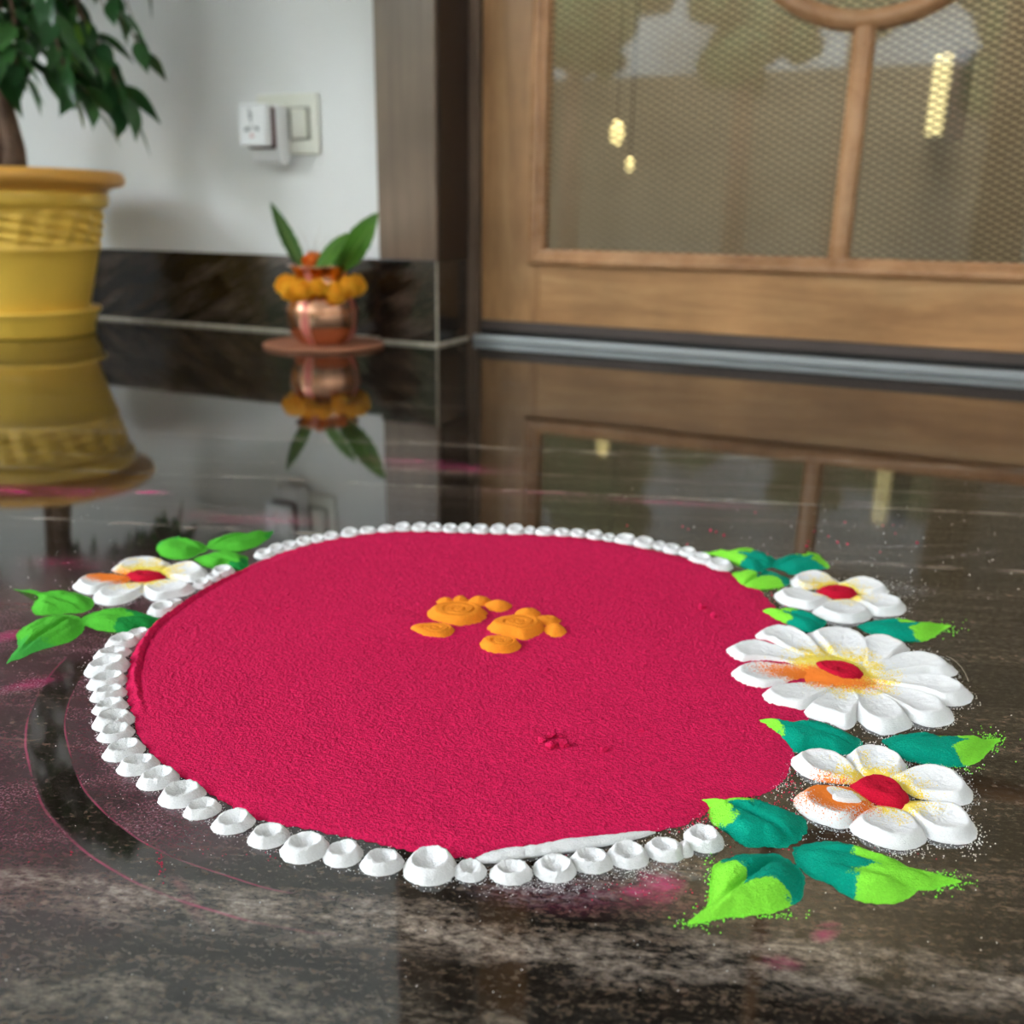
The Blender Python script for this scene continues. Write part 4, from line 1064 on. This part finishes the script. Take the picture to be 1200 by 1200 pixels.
flower('largest white powder flower, eleven petals around a crimson and orange heart', big_core,
       [[(946, 741), (955, 735), (970, 733), (990, 734), (1005, 741), (1018, 752), (1025, 763), (1018, 771), (1000, 771), (980, 768), (963, 756)],
        [(1008, 748), (1020, 743), (1035, 742), (1050, 748), (1060, 755), (1067, 762), (1056, 769), (1045, 779), (1025, 780), (1016, 766)],
        [(880, 744), (890, 735), (905, 731), (925, 733), (942, 742), (957, 755), (970, 768), (962, 774), (940, 771), (915, 763), (895, 753), (882, 751)],
        [(1035, 784), (1053, 767), (1070, 763), (1085, 764), (1100, 769), (1115, 780), (1122, 790), (1110, 794), (1095, 791), (1070, 791), (1045, 792)],
        [(845, 764), (852, 757), (865, 751), (880, 749), (900, 753), (920, 762), (945, 774), (938, 781), (905, 778), (880, 778), (862, 779), (850, 772)],
        [(1035, 797), (1060, 791), (1095, 790), (1115, 795), (1131, 805), (1140, 815), (1138, 823), (1125, 828), (1110, 828), (1092, 819), (1060, 809)],
        [(851, 790), (860, 782), (880, 775), (905, 775), (938, 778), (945, 790), (925, 803), (905, 810), (885, 811), (865, 805), (855, 799)],
        [(1020, 805), (1050, 804), (1075, 809), (1095, 818), (1111, 829), (1119, 842), (1112, 849), (1095, 853), (1075, 849), (1060, 839), (1040, 824)],
        [(887, 817), (895, 809), (905, 806), (925, 803), (958, 803), (972, 812), (958, 825), (945, 833), (933, 836), (910, 832), (893, 826)],
        [(1005, 845), (1003, 830), (1003, 812), (1023, 809), (1045, 819), (1060, 832), (1067, 843), (1069, 852), (1050, 860), (1035, 862), (1018, 856)],
        [(939, 838), (948, 829), (960, 820), (980, 810), (1003, 813), (1012, 825), (1014, 834), (1006, 843), (1000, 852), (990, 856), (975, 849), (955, 844)]],
       0.0052, dict(orange=((958, 797), 0.030, 0.011, math.radians(10)), yr=1.75, flat=0.55, ch=0.85, dust=1.9))
flower('lower right white powder flower, six petals, one ringed with orange powder',
       [(996, 919), (1003, 909), (1020, 903), (1040, 907), (1057, 919), (1066, 934), (1064, 945), (1052, 948), (1030, 942), (1008, 932)],
       [[(992, 886), (1000, 877), (1018, 872), (1035, 876), (1052, 887), (1063, 897), (1055, 907), (1030, 909), (1005, 906)],
        [(926, 889), (933, 881), (950, 877), (970, 878), (985, 884), (998, 895), (1008, 908), (1000, 916), (975, 917), (955, 915), (938, 908), (928, 898)],
        [(1050, 906), (1063, 896), (1085, 894), (1105, 898), (1125, 910), (1138, 925), (1141, 934), (1135, 943), (1122, 944), (1100, 939), (1078, 934), (1060, 922)],
        [(930, 935), (938, 925), (950, 919), (970, 916), (1000, 917), (1020, 935), (1024, 948), (1005, 959), (998, 968), (985, 972), (965, 967), (945, 959), (933, 948)],
        [(1058, 942), (1078, 934), (1100, 936), (1120, 940), (1133, 952), (1144, 970), (1144, 983), (1130, 990), (1110, 989), (1092, 985), (1074, 970)],
        [(995, 968), (1005, 956), (1020, 946), (1040, 945), (1060, 951), (1076, 963), (1087, 983), (1078, 993), (1060, 997), (1040, 995), (1015, 986), (1000, 978)]],
       0.0052, dict(orange=((980, 937), 0.0165, 0.0135, 0.35), hole=((991, 936), 0.0078, 0.0038, 0.1), blob=[(969, 932), (975, 927), (985, 926), (1003, 931), (1016, 941), (1005, 944), (985, 942), (973, 939)], yr=1.45, flat=0.55, ch=0.9))

# --- leaves
TEAL, LIME = (0.0, 0.29, 0.19), (0.24, 0.74, 0.05)
GRN, DGRN = (0.085, 0.46, 0.035), (0.012, 0.25, 0.045)
def powder_leaf(px, base, tip, cols, split, H_=0.0048, parent=None, org=None, seed=0, label=None, name='leaf', grooves=1, nt=110):
    out = trace(px, H_, 0.55)
    b, t = ground(*base), ground(*tip)
    ax = (t - b) / np.linalg.norm(t - b); L = np.linalg.norm(t - b); c = poly_centroid(out)
    m = leaf_material('leaf_powder', cols[0], cols[1], float((b - c) @ ax + L * split), L)
    wid = np.abs((out - c) @ np.array([-ax[1], ax[0]])).max()
    y0 = float((b - c) @ np.array([-ax[1], ax[0]]))
    def prof(s, X, Y):
        yy = Y - y0 * 0.6
        g = 1 - 0.55 * np.exp(-(yy / 0.0015) ** 2) * (1 - smooth(0.8, 1.0, s))
        if grooves > 1:
            g -= 0.22 * np.exp(-((yy - 0.45 * wid * (1 - 0.6 * np.abs(X) / L)) / 0.0018) ** 2) + 0.18 * np.exp(-((yy + 0.5 * wid) / 0.002) ** 2)
        body = (1 - smooth(0.45, 1.0, s) ** 1.2)
        tipf = 1 - 0.45 * smooth(0.25, 0.7, X / L)
        return H_ * body * g * tipf * (0.9 + 0.1 * vnoise(X, Y, 90, seed))
    if parent is None:
        o = heap(name, out, prof, m, None, None, nt=nt, nr=22, rag=0.03, grain=0.00045, gsc=800, axis=ax, seed=seed)
    else:
        o = heap(name, out, prof, m, parent, None, nt=nt, nr=22, rag=0.03, grain=0.00045, gsc=800, axis=ax, seed=seed)
    if label and parent is None: tag(o, label, 'powder leaf', 'teal and lime powder leaves of the rangoli')
    return o
def sprig(label, node, leaves, group):
    g = ground(*node)
    e = empty('leaf_sprig', (g[0], g[1], 0), label, 'leaf sprig', group)
    for i, (px, base, tip, cols, split, kw) in enumerate(leaves):
        powder_leaf(px, base, tip, cols, split, parent=e, seed=300 + i, **kw)
sprig('lower left sprig of three green powder leaves at the left end', (97, 717), [
    ([(14, 686), (34, 689), (48, 691), (65, 690), (83, 690), (98, 696), (109, 703), (108, 712), (98, 718), (80, 719), (60, 721), (43, 721), (37, 714), (40, 706), (45, 701), (43, 696), (34, 692)], (100, 716), (20, 688), (GRN, (0.10, 0.50, 0.06)), 0.75, dict(grooves=2)),
    ([(200, 727), (190, 730), (182, 735), (168, 737), (150, 742), (130, 741), (112, 738), (99, 733), (97, 724), (105, 716), (120, 711), (146, 710), (160, 714), (176, 719), (190, 725)], (98, 724), (200, 728), (GRN, DGRN), 0.50, dict()),
    ([(8, 778), (13, 768), (21, 758), (19, 745), (22, 738), (34, 728), (48, 720), (63, 716), (80, 716), (93, 719), (98, 728), (98, 737), (92, 746), (80, 753), (62, 758), (45, 763), (28, 770), (14, 775)], (94, 722), (10, 777), (GRN, (0.06, 0.40, 0.06)), 0.60, dict(grooves=2))], 'green powder sprigs on the left')
sprig('upper left sprig of three green powder leaves, beyond the left flower', (243, 645), [
    ([(207, 625), (190, 631), (184, 640), (185, 648), (192, 653), (208, 656), (222, 655), (232, 650), (243, 645), (240, 638), (232, 633), (222, 629), (213, 629)], (242, 646), (200, 630), (GRN, (0.05, 0.38, 0.05)), 0.75, dict(nt=80)),
    ([(320, 618), (305, 623), (284, 624), (265, 626), (250, 632), (243, 636), (244, 643), (260, 646), (280, 646), (293, 643), (306, 638), (315, 630)], (244, 641), (318, 620), (GRN, (0.03, 0.32, 0.035)), 0.72, dict(grooves=2, nt=80)),
    ([(289, 671), (280, 668), (265, 663), (247, 666), (234, 661), (227, 655), (236, 649), (250, 645), (265, 644), (278, 646), (289, 650), (291, 658), (292, 667)], (236, 653), (290, 668), (GRN, DGRN), 0.66, dict(nt=80))], 'green powder sprigs on the left')
sprig('far right sprig of three small teal powder leaves with lime tips', (903, 664), [
    ([(821, 644), (846, 644), (862, 640), (880, 640), (892, 645), (904, 651), (910, 658), (906, 665), (896, 667), (888, 671), (875, 667), (862, 660), (850, 655), (835, 649)], (906, 664), (822, 644), (TEAL, LIME), 0.36, dict(nt=90)),
    ([(922, 650), (930, 648), (948, 648), (953, 643), (962, 651), (972, 665), (958, 668), (945, 671), (930, 674), (918, 670), (905, 665), (905, 659), (911, 654)], (906, 664), (965, 648), (TEAL, LIME), 0.52, dict(nt=80)),
    ([(866, 690), (857, 675), (858, 669), (869, 665), (880, 670), (890, 675), (896, 666), (905, 666), (915, 672), (925, 678), (925, 685), (910, 689), (890, 691)], (912, 668), (866, 690), (TEAL, LIME), 0.44, dict(nt=80))], 'teal and lime powder sprigs on the right')
sprig('front right sprig of three large teal powder leaves with lime tips', (930, 989), [
    ([(812, 928), (822, 926), (840, 928), (870, 928), (885, 931), (900, 935), (918, 945), (935, 953), (944, 963), (945, 975), (938, 985), (928, 990), (916, 995), (898, 993), (875, 993), (860, 984), (845, 972), (835, 965), (830, 952), (827, 938), (818, 932)], (930, 988), (814, 928), (TEAL, LIME), 0.52, dict(H_=0.0055)),
    ([(806, 1082), (828, 1062), (832, 1040), (834, 1015), (840, 1005), (860, 997), (880, 992), (905, 993), (920, 998), (933, 1010), (941, 1020), (944, 1030), (942, 1045), (935, 1058), (920, 1066), (900, 1071), (875, 1075), (850, 1076), (828, 1080)], (925, 995), (808, 1081), (TEAL, LIME), 0.42, dict(H_=0.0055)),
    ([(1120, 1030), (1126, 1034), (1110, 1038), (1095, 1043), (1074, 1045), (1065, 1053), (1050, 1059), (1030, 1060), (1005, 1056), (985, 1047), (970, 1036), (950, 1028), (935, 1012), (929, 992), (940, 985), (965, 978), (985, 979), (1005, 986), (1020, 993), (1040, 1000), (1055, 1008), (1067, 1018), (1085, 1022)], (932, 988), (1122, 1032), (TEAL, LIME), 0.37, dict(H_=0.0055, grooves=2))], 'teal and lime powder sprigs on the right')
powder_leaf([(882, 711), (896, 713), (910, 710), (925, 710), (940, 714), (955, 720), (968, 728), (962, 738), (948, 742), (930, 735), (915, 731), (902, 727), (892, 719)], (968, 734), (883, 712), (TEAL, LIME), 0.45, label='small teal leaf with lime tip on the red edge, above the largest flower', name='powder_leaf', nt=90)
powder_leaf([(1115, 731), (1100, 729), (1090, 731), (1075, 727), (1056, 724), (1048, 722), (1030, 722), (1015, 726), (1005, 732), (1008, 738), (1020, 743), (1045, 751), (1062, 752), (1080, 752), (1095, 747), (1105, 739)], (1006, 733), (1113, 733), (TEAL, LIME), 0.46, label='teal leaf with lime tip pointing right, behind the right side of the largest flower', name='powder_leaf', nt=90)
powder_leaf([(870, 836), (880, 840), (890, 841), (905, 845), (918, 843), (940, 841), (960, 842), (978, 849), (990, 857), (1008, 867), (1008, 876), (992, 885), (975, 882), (950, 881), (930, 882), (920, 874), (905, 864), (892, 855), (884, 847)], (1005, 873), (872, 837), (TEAL, LIME), 0.60, H_=0.0052, label='teal leaf with lime tip pointing left onto the red, below the largest flower', name='powder_leaf')
powder_leaf([(1174, 861), (1160, 864), (1140, 866), (1130, 864), (1115, 859), (1097, 858), (1085, 855), (1070, 853), (1050, 856), (1035, 864), (1040, 874), (1052, 885), (1066, 893), (1090, 896), (1110, 899), (1130, 899), (1145, 894), (1155, 885), (1167, 872)], (1037, 866), (1172, 863), (TEAL, LIME), 0.46, H_=0.0052, label='teal leaf with lime tip pointing right, above the lower right flower', name='powder_leaf')

# --- orange roses on the red disc
ZR = 0.0014
def rose(px, H_, label, seed, turns=2.2, deep=0.0017, group='orange powder roses in the middle'):
    out = trace(px, H_, 0.75, ZR)
    c = poly_centroid(out); R = np.linalg.norm(out - c, axis=1).mean()
    def prof(s, X, Y):
        a = np.arctan2(Y, X)
        body = H_ * (1 - smooth(0.66, 1.0, s) ** 1.2)
        ph = s * turns * 1.55 * 2 * math.pi - a + seed
        groove = smooth(0.55, 0.95, np.cos(ph)) * (1 - smooth(0.60, 0.72, s)) * smooth(0.02, 0.10, s)
        wob = 0.75 + 0.25 * np.sin(a * 3 + seed)
        return body - deep * groove * wob
    o = heap('orange_powder_rose', out, prof, M['orange'], nt=110, nr=44, rag=0.02, grain=0.00022, gsc=1100, z0=ZR, spow=0.95, seed=seed, sm=9)
    return tag(o, label, 'powder rose', group)
rose([(498, 718), (503, 711), (513, 706), (530, 703), (548, 703), (562, 707), (571, 714), (572, 722), (564, 730), (550, 734), (536, 735), (515, 732), (503, 728)], 0.0048, 'larger left orange powder rose with spiral grooves on the red disc', 1)
rose([(568, 737), (575, 728), (590, 722), (606, 719), (625, 721), (637, 727), (640, 736), (636, 743), (625, 748), (613, 751), (600, 747), (580, 744)], 0.0052, 'larger right orange powder rose with a spiral groove on the red disc', 2, 2.0)
rose([(475, 737), (484, 732), (500, 730), (515, 729), (528, 732), (536, 738), (536, 744), (526, 749), (512, 750), (495, 748), (484, 743)], 0.0036, 'small flat orange rose with a pointed end, left below the larger left rose', 3, 1.6)
rose([(560, 754), (565, 748), (575, 744), (590, 744), (603, 748), (611, 755), (608, 762), (596, 766), (580, 766), (567, 762)], 0.0042, 'small round orange rose in front of the larger right rose', 4, 1.5)
def bud(px, H_, label, seed, dent=0.0):
    out = trace(px, H_, 0.9, ZR); c = poly_centroid(out); R = np.linalg.norm(out - c, axis=1).mean()
    prof = lambda s, X, Y: H_ * (1 - s ** 1.7) * (1 - 0.5 * smooth(0.7, 1, s)) - dent * np.exp(-(s / 0.25) ** 2)
    o = heap('orange_powder_bud', out, prof, M['orange'], nt=40, nr=14, rag=0.03, grain=0.00025, gsc=1100, z0=ZR, seed=seed)
    tag(o, label, 'powder bud', 'orange powder buds around the roses')
bud([(511, 706), (515, 699), (523, 697), (530, 700), (533, 706), (524, 711)], 0.0034, 'orange powder bud behind the larger left rose, leftmost of the row', 21)
bud([(529, 704), (534, 697), (541, 695), (547, 700), (549, 705), (538, 709)], 0.0036, 'orange powder bud behind the larger left rose, second of the row', 22)
bud([(547, 706), (552, 699), (560, 695), (568, 697), (576, 703), (572, 709), (558, 711)], 0.0042, 'orange powder bud behind the larger left rose, at its right shoulder', 23)
bud([(566, 709), (574, 702), (583, 699), (592, 703), (601, 710), (597, 716), (583, 718), (572, 715)], 0.0048, 'pointed orange powder bud between the two larger roses', 24)
bud([(601, 720), (608, 713), (619, 708), (627, 710), (634, 718), (630, 726), (612, 728)], 0.0050, 'pointed orange powder bud behind the larger right rose', 25)
bud([(626, 722), (633, 717), (646, 717), (654, 722), (658, 729), (650, 736), (636, 733)], 0.0042, 'dented orange powder bud at the right shoulder of the larger right rose', 26, 0.0016)
bud([(637, 733), (643, 727), (651, 726), (661, 733), (665, 741), (660, 746), (648, 747), (640, 743)], 0.0048, 'rightmost orange powder bud, right of the larger right rose', 27)

# --- clumps of red powder on the disc
def clump(px, py, r_px, label, seed, hk=0.9):
    g = ground(px, py, 0.002); zc = (np.array([g[0], g[1], 0]) - CAMP) @ FW; R = r_px / F_PX * zc
    r2 = random.Random(seed); bm = bmesh.new(); bmesh.ops.create_icosphere(bm, subdivisions=2, radius=R)
    for v in bm.verts:
        k = 1 + r2.uniform(-0.22, 0.22); v.co = Vector((v.co.x * k * 1.15, v.co.y * k, v.co.z * hk * k))
    o = bm_obj('red_powder_clump', bm, M['red'], None, (g[0], g[1], 0.0016 + R * hk * 0.55))
    o.rotation_euler = (r2.uniform(-0.4, 0.4), r2.uniform(-0.4, 0.4), r2.uniform(0, 3))
    tag(o, label, 'powder clump', 'red powder clumps on the disc')
clump(660, 873, 6.5, 'largest red powder clump, right one of the cluster in front of the roses', 1)
clump(645, 875, 5.5, 'red powder clump at the front of the cluster before the roses', 2)
clump(636, 867, 5.0, 'red powder clump at the left of the cluster before the roses', 3)
clump(646, 862, 5.0, 'red powder clump at the back of the cluster before the roses', 4)
clump(708, 879, 4.5, 'single red powder clump to the right of the front cluster', 5)
clump(752, 855, 3.5, 'small red powder clump far right of the front cluster', 6)
clump(325, 714, 4.2, 'lone red powder clump on the left side of the disc', 7)
clump(213, 740, 3.6, 'small red powder clump near the left green leaf tip', 8)
clump(218, 774, 3.2, 'tiny red powder clump below the left green leaf tip', 9)
clump(822, 712, 4.5, 'red powder clump at the right of the disc behind the largest flower', 10)
clump(836, 722, 3.6, 'upright red powder clump near the largest flower', 11)
clump(338, 698, 2.8, 'tiny red powder clump beyond the lone one on the left', 12)
clump(640, 785, 3.4, 'small red powder clump in front of the right orange rose', 13)

# --- loose grains (uncountable): one object per powder colour
def grains(name, m, spots, label, cat, zf=0.0, seed=0):
    r2 = np.random.default_rng(seed); V, Fc = [], []
    for (x, y, sx, sy, n, size) in spots:
        for _ in range(n):
            px, py = x + r2.normal() * sx, y + r2.normal() * sy
            if py < 420: continue
            g = ground(px, py); r = size * r2.uniform(0.5, 1.3)
            z = zf + r * 0.5; b = len(V)
            a = r2.uniform(0, 6.28)
            for k in range(3): V.append((g[0] + r * math.cos(a + 2.094 * k), g[1] + r * math.sin(a + 2.094 * k), z - r * 0.45))
            V.append((g[0] + r * 0.2, g[1], z + r * 0.8))
            Fc += [(b, b + 1, b + 3), (b + 1, b + 2, b + 3), (b + 2, b, b + 3)]
    o = mesh_obj(name, V, Fc, m, flat=True)
    return tag(o, label, cat, kind='stuff')
wsp = []
for (x, y, rx, ry) in [q[:4] for q in LEFT + RIGHT] + [(504, 1014, 32, 25)]:
    for k in range(46):
        a = rng.uniform(0, 6.28); f = 1.02 + abs(rng.normal()) * 0.13
        wsp.append((x + rx * f * math.cos(a), y + ry * f * math.sin(a) + 1, 0.3, 0.3, 1, 0.00026))
for P_ in PETALS:
    q = catmull(P_, 90); qc = q.mean(0)
    for k in range(90):
        if q[k, 1] > 860 or q[k, 0] > 1080 or rng.random() < 0.4:
            f = 1.0 + abs(rng.normal()) * 0.09
            p_ = qc + (q[k] - qc) * f
            wsp.append((p_[0], p_[1] + 1, 1.2, 1.0, 2, 0.00028))
wsp += [(640, 1036, 45, 7, 320, 0.00022), (745, 1020, 40, 7, 260, 0.00022), (420, 978, 60, 4, 60, 0.00028), (800, 975, 25, 8, 60, 0.00028), (200, 930, 40, 25, 70, 0.0002), (250, 990, 60, 25, 60, 0.0002),
        (1130, 930, 14, 25, 160, 0.00026), (1142, 985, 10, 10, 60, 0.0003), (1050, 1003, 35, 5, 80, 0.00028), (1075, 870, 70, 20, 60, 0.00028), (1045, 690, 25, 10, 120, 0.0003), (600, 800, 350, 200, 120, 0.0003), (600, 1080, 400, 60, 170, 0.00022), (1000, 640, 120, 40, 90, 0.0004), (80, 640, 60, 40, 40, 0.0004), (60, 760, 40, 40, 40, 0.0003), (980, 980, 30, 8, 60, 0.00025), (910, 915, 12, 12, 150, 0.00028)]
grains('white_powder_grains', M['white'], wsp, 'loose white powder grains scattered around the rings and flowers', 'powder grains', 0.0, 1)
grains('lime_powder_grains', M['lime'], [(1095, 1033, 16, 6, 260, 0.0004), (1128, 1034, 12, 4, 40, 0.0003), (815, 1080, 10, 4, 60, 0.0004), (840, 1066, 12, 12, 120, 0.00042), (900, 1072, 25, 3, 60, 0.0004), (1160, 868, 10, 6, 160, 0.00034), (1110, 900, 28, 3, 80, 0.00032), (1105, 736, 10, 5, 70, 0.0004), (900, 690, 20, 2, 60, 0.0004), (820, 930, 12, 4, 60, 0.0004), (832, 1030, 3, 20, 60, 0.0004)], 'loose lime green powder grains around the leaf tips on the right', 'powder grains', 0.0, 2)
grains('red_powder_grains', M['red'], [(860, 945, 25, 10, 350, 0.0004), (810, 960, 18, 8, 160, 0.0004), (920, 905, 10, 18, 140, 0.00035), (930, 700, 20, 8, 40, 0.0006), (760, 1045, 30, 8, 60, 0.0003), (850, 630, 60, 10, 14, 0.0011), (190, 1010, 3, 8, 20, 0.0004), (600, 1000, 250, 6, 120, 0.0003), (1000, 625, 60, 12, 10, 0.0010)], 'loose red powder grains along the right and front edge of the disc', 'powder grains', 0.0, 3)
hp = [ground(*p) for p in ((1108, 774), (1114, 775.5), (1120, 779), (1126, 784), (1131, 791), (1135, 799))]
V, Fc = tube([(q[0], q[1], 0.0026 - 0.0023 * i / 5) for i, q in enumerate(hp)], [0.00007] * 6, 5)
o = mesh_obj('stray_hair', V, Fc, M['fibre']); tag(o, 'short stray hair lying off the right tip of the largest flower', 'hair')
